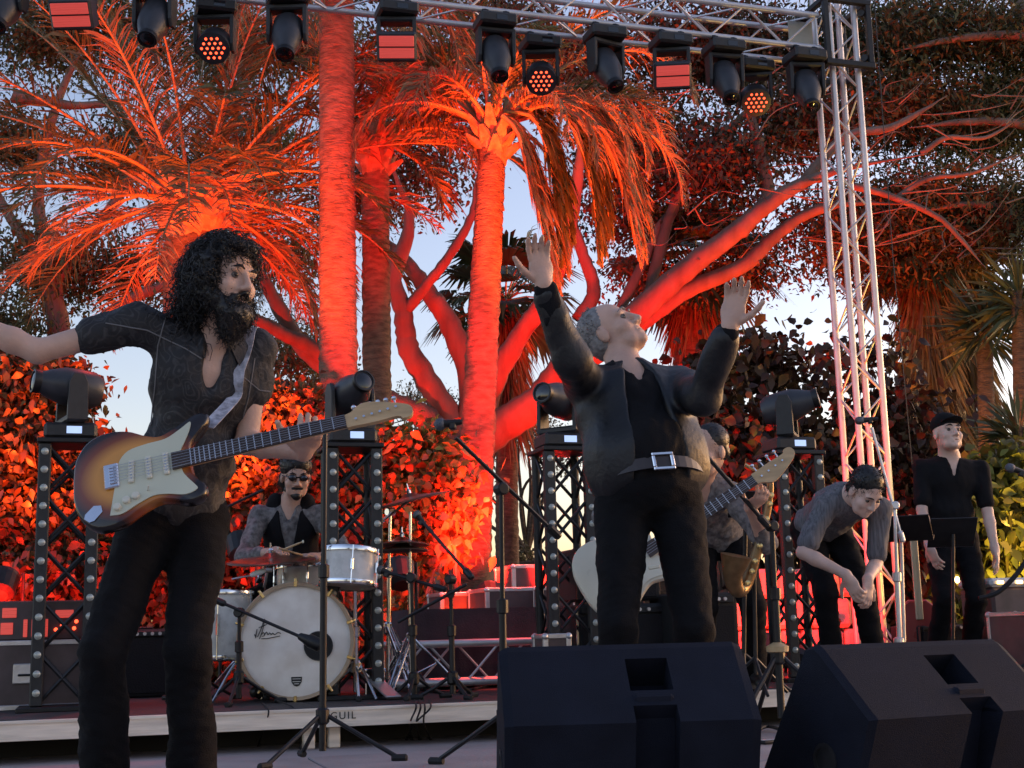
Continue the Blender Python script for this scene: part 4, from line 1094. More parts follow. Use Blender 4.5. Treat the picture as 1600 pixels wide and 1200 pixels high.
mic('dark microphone in front of the silver tower above the bowing man', P(1336, 658, 8.2), P(1372, 654, 8.2))
q = ground_at(1648, 7.4, DECK)
stand('black boom mic stand at the right edge of the stage', q, P(1640, 800, 7.4), .28, .18, boom=(P(1668, 840, 7.4), P(1606, 742, 7.3)), a0=.9)
mic('microphone with a bluish grille coming in from the right edge', P(1571, 729, 7.3), P(1608, 741, 7.3))
# curved cable stand at the right
def cable(label, pts, r=.006, mt='dark_void', name='cable'):
    p = spline(pts, 8); c = np.asarray(pts[0], float)
    root = thing(name, label, 'cable', c, group='stage cables')
    MB().tube(p, r, 6).build('jacket', M[mt], root, c, smooth=True)
    e = p[-1]; MB().lathe([(r, 0), (r*1.8, .005), (r*1.8, .04), (r*1.1, .05)], e, p[-1]-p[-2], 8).build('plug', M['black_metal'], root, c)
    return root
cable('thick black cable curving up at the right edge of the stage', [P(1530, 935, 8.6), P(1560, 925, 8.6), P(1590, 895, 8.6), P(1620, 850, 8.6)], .016)
def sp_px(px, py, z): return PZ(px, py, z)
cable('thin black cable hanging over the pale rail below the bass drum', [PZ(410, 1098, DECK+.008), PZ(418, 1110, DECK+.0)-N*.04, PZ(412, 1135, .10)-N*.04, PZ(405, 1160, .02)], .004)
cable('looped black cable over the rail under the bass drum', [PZ(428, 1094, DECK+.008), PZ(455, 1104, DECK+.004)-N*.04, PZ(470, 1130, .10)-N*.05, PZ(470, 1165, .02)], .004)
for k, (a, b) in enumerate(((648, 640), (655, 652), (662, 668), (670, 634))):
    cable(['left strand', 'second strand', 'third strand', 'right strand'][k]+' of the black cable bunch hanging over the rail', [PZ(a, 1094, DECK+.008), PZ(a-2, 1106, DECK)-N*.05, PZ((a+b)/2-8, 1128, .10)-N*.07, PZ(b, 1150, .02)-N*.04], .0045)
cable('black cable lying along the deck behind the left legs', [PZ(20, 1100, DECK+.01), PZ(80, 1085, DECK+.01), PZ(150, 1092, DECK+.01), PZ(330, 1075, DECK+.01)], .007)
cable('white cable coiled on the deck at the far left', [PZ(8, 1095, DECK+.01), PZ(30, 1086, DECK+.01), PZ(45, 1092, DECK+.01), PZ(20, 1098, DECK+.012)], .005, 'white_plastic')
cable('black cable on the deck under the cymbal stands', [PZ(560, 1085, DECK+.01), PZ(640, 1075, DECK+.01), PZ(700, 1082, DECK+.01), PZ(780, 1068, DECK+.01)], .008)
cable('black cable wandering over the deck before the low truss', [PZ(690, 1074, DECK+.01), PZ(740, 1062, DECK+.01), PZ(770, 1066, DECK+.01), PZ(840, 1060, DECK+.01)], .008)
cable('black cable coiled under the tripod between the wedges', [PZ(1170, 1150, .02), PZ(1200, 1135, .02), PZ(1235, 1150, .02), PZ(1190, 1160, .02), PZ(1175, 1140, .03)], .009)
tp = PZ(1232, 1154, .017); t_ = MB().box((0, 0, 0), (.28, .03, .002)).build('tape_strip', M['white_plastic']); t_.location = Vector(tp); t_.rotation_euler = (0, 0, STA)
tag(t_, 'white strip of tape on the floor left of the right wedge', 'tape')

# ---- music stands
def music_stand(label, foot, tray_c, w, h, face, pole='black_metal', edge=False):
    foot = np.asarray(foot, float); tray_c = np.asarray(tray_c, float)
    root = thing('music_stand', label, 'music stand', foot, group='music stands')
    z = nrm(face); x = nrm(np.cross(UP, z)); y = np.cross(z, x); F_ = np.stack([x, y, z], 1)
    tr = MB().box(tray_c, (w, h, .008), F_, bev=.002).build('desk', M['black_metal'], root, foot)
    MB().box(tray_c-y*h/2+z*.025, (w, .006, .05), F_, bev=.001).build('ledge', M['aluminium'] if edge else M['black_metal'], tr, foot)
    MB().tube([foot+V(0, 0, .16), tray_c-z*.02], .011, 10).build('pole', M[pole], root, foot, smooth=True)
    for k in range(3):
        a = .4+k*2.094; MB().rod(foot+V(0, 0, .20), foot+V(math.cos(a)*.26, math.sin(a)*.26, .01), .009).build('leg', M['black_metal'], root, foot)
    return root
music_stand('black music stand with a silver pole left of the capped man', ground_at(1412, 8.4, DECK), P(1408, 826, 8.4), .36, .20, (.35, .75, .75), 'aluminium')
music_stand('black music stand in front of the capped man', ground_at(1488, 8.7, DECK), P(1488, 832, 8.7), .30, .22, (0, .8, .6), edge=True)
music_stand('black music stand with a bright edge below the bass headstock', ground_at(1160, 6.65, DECK), P(1164, 788, 6.65), .16, .15, (0, .8, .6), edge=True)

# ---- cases, amplifiers, table
def case(label, c, size, ang=STA, panel='case_panel', name='flight_case', group='flight cases', latch=True):
    """flight case: panels, aluminium edges, ball corners; c = centre of its bottom"""
    c = np.asarray(c, float); root = thing(name, label, 'flight case', c, ang, group)
    w, d, h = size; e = .028
    MB().box((0, 0, h/2), (w-.012, d-.012, h-.012)).build('panel_box', M[panel], root)
    b = MB()
    for sx in (-1, 1):
        for sy in (-1, 1): b.box((sx*(w/2-e/2), sy*(d/2-e/2), h/2), (e, e, h), bev=.003)
        for z in (e/2, h-e/2): b.box((sx*(w/2-e/2), 0, z), (e-.002, d-2*e, e-.002), bev=.003)
    for sy in (-1, 1):
        for z in (e/2, h-e/2): b.box((0, sy*(d/2-e/2), z), (w-2*e, e-.002, e-.002), bev=.003)
    b.build('edge_trim', M['aluminium'], root)
    for sx in (-1, 1):
        for sy in (-1, 1):
            for z in (0.004, h-.004): MB().ball((sx*(w/2-.012), sy*(d/2-.012), z+(.012 if z < .1 else -.012)), .021, 8, 6).build('corner', M['aluminium'], root, smooth=True)
    if latch:
        l_ = MB().box((0, -d/2-.002, h*.52), (.12, .012, .10), bev=.004).build('latch_plate', M['aluminium'], root)
        MB().rod((-.035, -d/2-.014, h*.50), (.035, -d/2-.014, h*.50), .006).build('latch_handle', M['black_metal'], l_)
    return root
def bottom(px, d, z=DECK): return ground_at(px, d, z)
def h_at(px, py, d, z0=DECK): return P(px, py, d)[2]-z0
case('low flight case at the left edge under the red rack', bottom(45, 7.25), (.86, .5, h_at(45, 1000, 7.0)), name='flight_case')
rk_z = DECK+h_at(45, 1000, 7.0)
rk = thing('power_rack', 'red lit power rack with sockets on the left flight case', 'rack', V(*bottom(60, 7.25)[:2], rk_z), STA)
MB().box((0, 0, .10), (.46, .34, .20), bev=.006).build('housing', M['case_panel'], rk)
for (x, z, w_, h_) in ((-.14, .14, .07, .05), (-.15, .06, .06, .06), (-.06, .06, .02, .09), (-.02, .06, .02, .09), (.04, .06, .02, .09), (.13, .13, .09, .04)):
    MB().box((x, -.173, z), (w_, .008, h_), bev=.002).build('socket', M['panel_red'], rk)
for (x, z) in ((.09, .05), (.12, .07), (.18, .055), (.19, .09)): MB().ball((x, -.175, z), .010, 8, 6).build('indicator', M['led_red'], rk)
case('upright red lit flight case behind the black clothed table', bottom(786, 9.3), (.36, .45, h_at(786, 918, 9.1)))
case('narrow flight case standing right of the upright red one', bottom(858, 9.3), (.26, .45, h_at(858, 916, 9.1)))
case('grey flight case mostly hidden behind the table cloth', bottom(715, 9.7), (.34, .4, h_at(715, 925, 9.5)))
case('flight case on top at the back with shelves above the red ones', bottom(836, 10.0), (.46, .45, h_at(836, 882, 9.8)))
case('flight case with aluminium edges at the right edge of the stage', bottom(1600, 8.3), (.22, .4, h_at(1600, 955, 8.1)))
case('small flight case low beside the amplifier', bottom(862, 7.5), (.16, .2, h_at(862, 990, 7.4)), latch=False)
tb = bottom(730, 8.6)
ta = thing('covered_table', 'low table under a dark cloth between the drums and the amplifiers', 'table', tb, STA)
th = h_at(720, 951, 8.4); tw_, td_ = .86, .5
# draped cloth with folds
nx, rows = 64, 8; pts = []
per = []
for i in range(nx):
    t = i/nx*2*(tw_+td_)
    if t < tw_: per.append((-tw_/2+t, -td_/2, 0, -1))
    elif t < tw_+td_: per.append((tw_/2, -td_/2+t-tw_, 1, 0))
    elif t < 2*tw_+td_: per.append((tw_/2-(t-tw_-td_), td_/2, 0, 1))
    else: per.append((-tw_/2, td_/2-(t-2*tw_-td_), -1, 0))
v = []
for r_ in range(rows):
    k = r_/(rows-1)
    for i, (x, y, a, b_) in enumerate(per):
        cr = 1 if (abs(abs(x)-tw_/2) < .08 and abs(abs(y)-td_/2) < .08) else 0
        f = (.010*math.sin(i*1.9)+.02*cr)*k**.8+.025*k
        v.append((x+a*f, y+b_*f, th-.006-k*(th-.03)))
v += [(x, y, th) for (x, y, _, _) in per]
fa = [(r_*nx+i, r_*nx+(i+1) % nx, (r_+1)*nx+(i+1) % nx, (r_+1)*nx+i) for r_ in range(rows-1) for i in range(nx)]
fa += [(rows*nx+i, rows*nx+(i+1) % nx, (i+1) % nx, i) for i in range(nx)]+[tuple(rows*nx+i for i in range(nx))]
mesh_obj('cloth', np.array(v), fa, M['cloth_table'], ta, True)
for sx in (-1, 1):
    for sy in (-1, 1): MB().rod((sx*(tw_/2-.05), sy*(td_/2-.05), 0), (sx*(tw_/2-.05), sy*(td_/2-.05), th-.01), .015).build('leg', M['black_metal'], ta)
# low pink lit truss on the deck
lt0 = ground_at(600, 7.95, DECK+.16)
ltr = thing('floor_truss', 'short pale truss lying on the deck behind the cymbal stands', 'truss', lt0-V(0, 0, .16))
ch, br = truss_geom(1.35, .22, .24, .022, .008)
Fl = np.stack([N, UP, S], 1)
for c in ch: c.v = [v @ Fl.T+V(0, 0, .16) for v in c.v]; c.build('chord', M['truss'], ltr, smooth=True)
br.v = [v @ Fl.T+V(0, 0, .16) for v in br.v]; br.build('lacing', M['truss'], ltr, smooth=True)
for s in (.15, 1.2): MB().box(S*s+V(0, 0, .024), (.06, .24, .045), RS).build('support_block', M['black_plastic'], ltr)

def amp(label, c, size, ang=STA, head=None, led=None):
    c = np.asarray(c, float); root = thing('amplifier', label, 'amplifier', c, ang, 'amplifiers'); w, d, h = size
    MB().box((0, 0, h/2), (w, d, h), bev=.012).build('cabinet', M['amp_tolex'], root)
    g = MB().box((0, -d/2-.003, h*.46), (w-.06, .012, h*.80), bev=.003).build('grille_cloth', M['cloth_black'], root)
    MB().box((0, -d/2-.006, h*.93), (w-.06, .016, h*.08), bev=.003).build('control_panel', M['black_plastic'], root)
    for i in range(7): MB().lathe([(.011, 0), (.010, .014)], (-w*.32+i*w*.1, -d/2-.012, h*.93), (0, -1, 0), 10).build('knob', M['aluminium'], root)
    if led is not None: MB().ball((led, -d/2-.013, h*.93), .0075, 8, 6).build('pilot_light', M['led_red'], root)
    b = MB().box((0, 0, h+.008), (.18, .03, .014), bev=.005); b.build('handle', M['black_plastic'], root)
    MB().box((-w/2+.004, -d/2-.002, h/2), (.012, .008, h-.02)).build('edge_strip', M['chrome'], root)
    return root
amp('tall black speaker cabinet behind the left leg of the singer', bottom(955, 8.0), (.56, .38, .47), led=-.1)
amp('black amplifier head stacked on the cabinet behind the singer', V(*bottom(955, 8.0)[:2], DECK+.49), (.52, .32, .30))
amp('black bass cabinet behind the singer on the right', bottom(1085, 7.95), (.40, .36, .52), led=.08)
amp('wide black amplifier behind the music stands at the right', bottom(1480, 9.9), (.70, .36, .30))
amp('black combo amplifier at the left behind the guitarist legs', bottom(215, 8.3), (.44, .3, .40))
# can on the deck
cn = bottom(1155, 6.85)
can = thing('drink_can', 'teal drink can on the deck right of the middle wedge', 'can', cn)
MB().lathe([(.026, 0), (.033, .008), (.033, .105), (.028, .118), (.026, .12)], cn, UP, 20).build('can_body', mat('can_teal', (.10, .24, .26), .35, .5, var=.5, scale=40), can, cn, smooth=True)
MB().lathe([(.027, .120), (.027, .123), (.023, .121), (.0005, .121)], cn, UP, 20).build('lid', M['aluminium'], can, cn)
# bulb lamp and cooler at the right
lp = bottom(1496, 10.3); lz = P(1496, 909, 10.3)
lm = thing('bulb_lamp', 'small warm bulb lamp glowing behind the legs of the capped man', 'lamp', lp)
MB().lathe([(.06, 0), (.05, .02), (.008, .03), (.008, lz[2]-lp[2]-.03), (.014, lz[2]-lp[2]-.028), (.014, lz[2]-lp[2]-.005)], lp, UP, 12).build('stem', M['black_metal'], lm, lp)
MB().ball(lz+V(0, 0, .015), (.017, .017, .024), 10, 8).build('bulb', mat('bulb_glow', (1, .7, .3), .3, emis=(1, .62, .22), estr=14), lm, lp)
cbx = bottom(1572, 9.3)
cx = thing('cooler_box', 'pale box with a domed lid at the right edge beside the bush', 'box', cbx, STA)
hh_ = h_at(1572, 918, 9.3)
MB().box((0, 0, hh_/2), (.42, .36, hh_), bev=.02).build('tub', M['case_panel'], cx)
MB().box((0, 0, hh_+.03), (.44, .38, .06), bev=.02).build('lid', M['white_plastic'], cx)
M['warm_glow'] = mat('warm_glow', (1, .7, .3), .3, emis=(1, .58, .16), estr=3.5)
for x in (-.15, .0, .13): MB().box((x, -.196, hh_+.03), (.05, .008, .022), bev=.003).build('lamp_window', M['warm_glow'], cx)
# spare guitar in a stand at the right
gs = bottom(1436, 9.7)
sg = thing('spare_guitar', 'guitar standing upright with a pale neck left of the capped man', 'guitar', gs)
MB().prism([(-.13, .0), (.13, 0), (.16, .12), (.12, .22), (.14, .34), (.06, .40), (-.06, .40), (-.14, .34), (-.12, .22), (-.16, .12)], .05, gs+V(0, 0, .08), np.stack([V(1, 0, 0), UP, V(0, -1, 0)], 1), bev=.012).build('body', mat('guitar_red', (.35, .05, .05), .3), sg, gs)
MB().box(gs+V(0, -.06, .62), (.052, .022, .56), bev=.006).build('neck', mat('pale_maple', (.62, .50, .32), .4, stretch=(8, 8, 1), var=.15), sg, gs)
MB().prism([(-.03, .0), (.03, 0), (.042, .05), (.03, .17), (-.02, .18), (-.035, .06)], .018, gs+V(0, -.05, .90), np.stack([V(1, 0, 0), UP, V(0, -1, 0)], 1), bev=.003).build('headstock', bpy.data.materials['pale_maple'], sg, gs)
for k in range(3):
    a = .5+k*2.094; MB().rod(gs+V(0, 0, .16), gs+V(math.cos(a)*.2, math.sin(a)*.2, .005), .008).build('stand_leg', M['black_metal'], sg, gs)
# low pale stone planter wall behind the bass player, lit red
M['pale_stone'] = mat('pale_stone', (.42, .34, .30), .85, var=.25, scale=5, bump=.8, bscale=12)
pw0 = ground_at(1130, 10.75, 0); pw1 = ground_at(1330, 10.95, 0)
pw = thing('planter_wall', 'low rough stone planter wall glowing red behind the bass player legs', 'wall', pw0)
for r_ in range(4):
    n_ = 6
    for i in range(n_):
        t0 = (i+(.5 if r_ % 2 else 0))/n_; t1 = t0+1/n_-.01
        a = pw0+(pw1-pw0)*t0; b = pw0+(pw1-pw0)*min(t1, 1.1); hz = .24
        MB().box((a+b)/2+V(0, rng.normal(0, .012), .12+r_*hz), (np.linalg.norm(b-a), .26, hz-.012), rotz(.07+rng.normal(0, .03)), bev=.03).build('stone', M['pale_stone'], pw, pw0)
# ------------------------------------------------------------------ smooth bodies from blended volumes
from mathutils.bvhtree import BVHTree
class Vol:
    def __init__(s, voxel=.008, k=.02): s.h = voxel; s.k = k; s.p = []; s.disp = None
    def cap(s, a, b, ra, rb=None, k=None, sub=False):
        s.p.append(('c', np.asarray(a, float), np.asarray(b, float), ra, ra if rb is None else rb, s.k if k is None else k, sub)); return s
    def ell(s, c, r, F=None, k=None, sub=False):
        r = np.array([r]*3 if np.isscalar(r) else r, float)
        s.p.append(('e', np.asarray(c, float), r, np.eye(3) if F is None else np.asarray(F), None, s.k if k is None else k, sub)); return s
    def box(s, c, r, F=None, k=None, sub=True, rnd=.004):
        s.p.append(('b', np.asarray(c, float), np.asarray(r, float), np.eye(3) if F is None else np.asarray(F), rnd, s.k if k is None else k, sub)); return s
    def bounds(s, p):
        if p[0] == 'c':
            m = max(p[3], p[4]); return np.minimum(p[1], p[2])-m, np.maximum(p[1], p[2])+m
        e = np.abs(p[3]) @ p[2]; return p[1]-e, p[1]+e
    def mesh(s):
        h = s.h; add = [p for p in s.p if not p[6]]
        B = [s.bounds(p) for p in add]
        lo = np.min([b[0] for b in B], 0)-4*h-.03; hi = np.max([b[1] for b in B], 0)+4*h+.03
        n = np.ceil((hi-lo)/h).astype(int)+1
        f = np.full(n, .5, np.float32)
        for p in s.p:
            a, b = s.bounds(p); m = p[5]+3*h+.02
            i0 = np.clip(((a-m-lo)/h).astype(int), 0, n-1); i1 = np.clip(((b+m-lo)/h).astype(int)+2, 1, n)
            if np.any(i1 <= i0): continue
            g = np.meshgrid(*[lo[x]+h*np.arange(i0[x], i1[x]) for x in range(3)], indexing='ij')
            if p[0] == 'c':
                ab = p[2]-p[1]; L = max(np.dot(ab, ab), 1e-9)
                dx = [g[x]-p[1][x] for x in range(3)]
                t = np.clip((dx[0]*ab[0]+dx[1]*ab[1]+dx[2]*ab[2])/L, 0, 1)
                d = np.sqrt(sum((dx[x]-t*ab[x])**2 for x in range(3)))-(p[3]+t*(p[4]-p[3]))
            else:
                dx = [g[x]-p[1][x] for x in range(3)]; Fm = p[3]
                q = [sum(dx[x]*Fm[x, c] for x in range(3)) for c in range(3)]
                if p[0] == 'e':
                    k0 = np.sqrt(sum((q[c]/p[2][c])**2 for c in range(3))); k1 = np.sqrt(sum((q[c]/p[2][c]**2)**2 for c in range(3)))
                    d = k0*(k0-1)/np.maximum(k1, 1e-6); d = np.where(k0 < 1e-4, -p[2].min(), d)
                else:
                    w = [np.abs(q[c])-p[2][c]+p[4] for c in range(3)]
                    d = np.sqrt(sum(np.maximum(w[c], 0)**2 for c in range(3)))+np.minimum(np.maximum(np.maximum(w[0], w[1]), w[2]), 0)-p[4]
            sl = tuple(slice(i0[x], i1[x]) for x in range(3)); cur = f[sl]; k = max(p[5], 1e-4)
            if p[6]:
                d = -d; hh = np.clip(.5-.5*(cur-d)/k, 0, 1); f[sl] = cur*(1-hh)+d*hh+k*hh*(1-hh)
            else:
                hh = np.clip(.5+.5*(cur-d)/k, 0, 1); f[sl] = d*hh+cur*(1-hh)-k*hh*(1-hh)
        if s.disp is not None:
            idx = np.argwhere(np.abs(f) < .045); pt = lo+idx*h
            f[tuple(idx.T)] += s.disp(pt).astype(np.float32)
        sg = f < 0
        c8 = [sg[i:n[0]-1+i, j:n[1]-1+j, k:n[2]-1+k] for i in (0, 1) for j in (0, 1) for k in (0, 1)]
        cnt = np.sum(np.stack(c8), 0, dtype=np.int8); act = (cnt > 0) & (cnt < 8)
        ai = np.argwhere(act); off = np.array([(i, j, k) for i in (0, 1) for j in (0, 1) for k in (0, 1)])
        vals = np.stack([f[tuple((ai+o).T)] for o in off], 1)
        acc = np.zeros((len(ai), 3)); num = np.zeros(len(ai))
        for x in range(8):
            for y in range(x+1, 8):
                if np.abs(off[x]-off[y]).sum() != 1: continue
                va, vb = vals[:, x], vals[:, y]; m = (va < 0) != (vb < 0)
                t = np.where(m, va/np.where(m, va-vb, 1), 0)
                acc += np.where(m[:, None], off[x]+t[:, None]*(off[y]-off[x]), 0); num += m
        v = lo+(ai+acc/num[:, None])*h
        idm = np.full(act.shape, -1, np.int32); idm[tuple(ai.T)] = np.arange(len(ai))
        F_ = []
        for a in range(3):
            s0 = [slice(None)]*3; s1 = [slice(None)]*3; s0[a] = slice(0, n[a]-1); s1[a] = slice(1, n[a])
            A, Bb = sg[tuple(s0)], sg[tuple(s1)]; e = np.argwhere(A != Bb)
            u, w = [x for x in range(3) if x != a]
            e = e[(e[:, u] > 0) & (e[:, w] > 0) & (e[:, u] < n[u]-1) & (e[:, w] < n[w]-1)]
            if not len(e): continue
            def at(du, dw):
                q = e.copy(); q[:, u] += du; q[:, w] += dw; return idm[tuple(q.T)]
            q = np.stack([at(-1, -1), at(0, -1), at(0, 0), at(-1, 0)], 1)
            flip = A[tuple(e.T)] if a != 1 else ~A[tuple(e.T)]
            q[~flip] = q[~flip][:, ::-1]; F_.append(q)
        return v, np.vstack(F_)
    def build(s, name, mt, parent, origin):
        v, f = s.mesh(); return mesh_obj(name, v-np.asarray(origin), f, mt, parent, 'all')
def folds(amp, freq, seed, aniso=(1, 1, .55)):
    g = np.random.default_rng(seed); K = g.normal(size=(9, 3))*freq*np.array(aniso); ph = g.uniform(0, 6.28, 9)
    def fn(p):
        w = p+.02*np.sin(p[:, [1, 2, 0]]*17+seed)
        a = np.sin(w @ K.T+ph); return amp*(np.abs(a).mean(1)-.6)*1.6
    return fn
def ik(a, b, l1, l2, hint):
    a = np.asarray(a, float); b = np.asarray(b, float); d = b-a; L = np.linalg.norm(d)
    if L > (l1+l2)*.995: b = a+d/L*(l1+l2)*.995; d = b-a; L = np.linalg.norm(d)
    u = d/L; x = (l1*l1-l2*l2+L*L)/(2*L); y = math.sqrt(max(l1*l1-x*x, 0))
    h = np.asarray(hint, float); h = nrm(h-np.dot(h, u)*u)
    return a+u*x+h*y, b
def hand(vol, w, d, pn, thumb, curl=.35, sc=1.0, spread=.06, thumb_in=.3):
    d = nrm(d); pn = nrm(np.asarray(pn, float)-np.dot(pn, d)*d); lat = np.cross(d, pn)*thumb
    F_ = np.stack([lat, d, pn], 1); k = .008
    vol.cap(w, w+d*.03*sc, .026*sc, .027*sc, k=.02)
    vol.ell(w+d*.058*sc, (.043*sc, .052*sc, .017*sc), F_, k=.015)
    for i, (o, L) in enumerate(((.031, .072), (.0105, .080), (-.010, .075), (-.030, .060))):
        p = w+d*(.100-.004*abs(i-1.2))*sc+lat*o*sc; q = nrm(d+lat*spread*(1.5-i)); r = .0092*sc; pq = pn.copy()
        for j, fr in enumerate((.46, .31, .23)):
            a = curl*(.7, 1.1, .9)[j]*(1+.12*i); q, pq = q*math.cos(a)+pq*math.sin(a), pq*math.cos(a)-q*math.sin(a); q = nrm(q)
            e = p+q*L*fr*sc; vol.cap(p, e, r, r*.9, k=k); p = e; r *= .9
            # rotate palm normal with the finger
        
    p = w+d*.028*sc+lat*.034*sc; q = nrm(d*.62+lat*.75+pn*thumb_in)
    for L, r in ((.042, .0125), (.032, .0105), (.026, .0095)):
        e = p+q*L*sc; vol.cap(p, e, r*sc, r*.92*sc, k=k); p = e; q = nrm(q+d*.28+pn*.12)
def head_vol(vol, c, F_, sc=1.0, neck=None):
    L = lambda x, y, z: np.asarray(c)+F_ @ (np.array([x, y, z])*sc)
    R_ = lambda *r: np.array(r)*sc
    vol.ell(L(0, -.012, .032), R_(.076, .097, .087), F_, k=.02)
    vol.ell(L(0, .030, -.045), R_(.058, .062, .072), F_, k=.03)
    vol.cap(L(-.03, .045, -.085), L(.03, .045, -.085), .028*sc, k=.03)
    vol.ell(L(0, .076, -.101), R_(.022, .018, .018), F_, k=.02)
    vol.cap(L(-.040, .076, .020), L(.040, .076, .020), .014*sc, k=.016)
    for s in (-1, 1):
        vol.ell(L(.042*s, .058, -.034), R_(.026, .028, .026), F_, k=.02)
        vol.ell(L(.032*s, .100, -.002), R_(.021, .019, .012), F_, k=.009, sub=True)
        vol.ell(L(.078*s, -.010, -.012), R_(.010, .022, .033), F_, k=.006)
        vol.ell(L(.013*s, .098, -.041), R_(.011, .012, .009), F_, k=.008)
    vol.cap(L(0, .090, .008), L(0, .112, -.034), .0085*sc, .0125*sc, k=.010)
    vol.cap(L(-.020, .086, -.0655), L(.020, .086, -.0655), .0075*sc, k=.006)
    vol.cap(L(-.017, .086, -.077), L(.017, .086, -.077), .0085*sc, k=.006)
    vol.box(L(0, .100, -.0712), R_(.026, .02, .0016), F_, k=.003)
    if neck is not None:
        vol.cap(L(0, -.028, -.05), neck, .056*sc, .060*sc, k=.03); 
def head_extras(c, F_, root, origin, sc=1.0, brow='hair_dark', glasses=False):
    L = lambda x, y, z: np.asarray(c)+F_ @ (np.array([x, y, z])*sc)
    for s in (-1, 1):
        e = MB().ball(L(.032*s, .0775, -.001), .0122*sc, 12, 8).build('eye', M['eye_shaded'], root, origin, smooth=True)
        MB().ball(L(.033*s, .0825, -.001), .0085*sc, 10, 6).build('iris', M['eye_dark'], e, origin, smooth=True)
        MB().tube(spline([L(.014*s, .099, .021), L(.032*s, .098, .027), L(.052*s, .080, .020)], 4), np.r_[np.linspace(.003, .0045, 4), np.linspace(.0045, .002, 5)]*sc, 6).build('eyebrow', M[brow], root, origin)
def strands(name, pts, dirs, L, r, mt, parent, origin, curl=0.0, grav=.3, m=7, seed=1, bound=None):
    g = np.random.default_rng(seed); V_, F2, n = [], [], 0
    tri = np.array([0, 2.094, 4.189])
    for p, d in zip(pts, dirs):
        ln = L*g.uniform(.6, 1.2); d = nrm(d+g.normal(0, .25, 3)); x = frame(d)[:, 0]; y = np.cross(d, x); ph = g.uniform(0, 6.28); tw = g.uniform(7, 12)*(1 if g.random() < .5 else -1)
        t = np.linspace(0, 1, m)[:, None]
        path = p+d*t*ln+V(0, 0, -1)*grav*ln*t*t+curl*np.minimum(t*3, 1)*(np.cos(ph+tw*t)*x+np.sin(ph+tw*t)*y)
        rad = r*np.linspace(1, .35, m)
        tg = np.gradient(path, axis=0); tg /= np.linalg.norm(tg, axis=1)[:, None]+1e-9
        a = np.cross(tg, g.normal(size=3)); a /= np.linalg.norm(a, axis=1)[:, None]+1e-9; b = np.cross(tg, a)
        ring = path[:, None]+rad[:, None, None]*(np.cos(tri)[None, :, None]*a[:, None]+np.sin(tri)[None, :, None]*b[:, None])
        V_.append(ring.reshape(-1, 3)); i = np.arange(m-1)[:, None]*3; j = np.arange(3)[None]
        F2.append(np.stack([i+j, i+(j+1) % 3, i+3+(j+1) % 3, i+3+j], -1).reshape(-1, 4)+n); n += 3*m
    return mesh_obj(name, np.vstack(V_)-np.asarray(origin), np.vstack(F2), mt, parent, 'all')
def fuzz(name, shell, n, L, r, mt, parent, origin, curl, grav, m=6, seed=1, side=.5):
    g = np.random.default_rng(seed); me = shell.data; co = np.empty(len(me.vertices)*3, np.float32); me.vertices.foreach_get('co', co); co = co.reshape(-1, 3)
    no = np.empty(len(me.vertices)*3, np.float32); me.vertices.foreach_get('normal', no); no = no.reshape(-1, 3)
    i = g.integers(0, len(co), n); ps = co[i]-no[i]*.006+np.asarray(origin); ds = no[i]+g.normal(0, side, (n, 3))
    return tag(strands(name, ps, ds, L, r, mt, parent, origin, curl, grav, m, seed), None, kind='stuff')
def scalp(c, F_, sc, n, test, seed=2, grow=1.0):
    """points and normals on the skull where test(local unit vector) holds"""
    g = np.random.default_rng(seed); out_p, out_d = [], []
    while len(out_p) < n:
        u = nrm(g.normal(size=3))
        if not test(u): continue
        p = np.array([0, -.012, .032])+u*np.array([.076, .097, .087])*grow
        out_p.append(np.asarray(c)+F_ @ (p*sc)); out_d.append(F_ @ nrm(u/np.array([.076, .097, .087])))
    return out_p, out_d

SK = dict(bump=.12, bscale=90, rvar=.08)
M['skin'] = mat('skin', (.56, .35, .27), .5, var=.10, scale=14, **SK)
M['skin_pale'] = mat('skin_pale', (.64, .44, .36), .5, var=.10, scale=14, **SK)
M['eye_shaded'] = mat('eye_shaded', (.13, .11, .10), .2, var=.05)  # eye whites darkened, the shade of the sockets is in this colour
M['eye_dark'] = mat('eye_dark', (.02, .013, .01), .12, var=.1)
M['hair_dark'] = mat('hair_dark', (.010, .008, .008), .45, var=.3, scale=40, rvar=.1)
M['hair_grey'] = mat('hair_grey', (.20, .19, .19), .5, var=.35, scale=60)
M['black_cotton'] = mat('black_cotton', (.006, .006, .008), .9, var=.3, scale=12, bump=.2, bscale=180, spec=.25)
M['black_denim'] = mat('black_denim', (.0045, .0045, .006), .9, var=.3, scale=14, bump=.3, bscale=220, spec=.2)
M['black_leather'] = mat('black_leather', (.006, .007, .010), .5, var=.3, scale=9, bump=.15, bscale=60, rvar=.12)
M['shoe'] = mat('shoe', (.02, .016, .013), .4, var=.3)
M['grey_print'] = mat('grey_print', (.07, .065, .07), .8, var=.5, scale=38, col2=(.24, .235, .24), detail=8, bump=.2, bscale=100)
M['grey_stripe'] = mat('grey_stripe', (.07, .07, .08), .8, var=.3, scale=30, stretch=(3, 3, .25), col2=(.17, .17, .185), bump=.2, bscale=120)
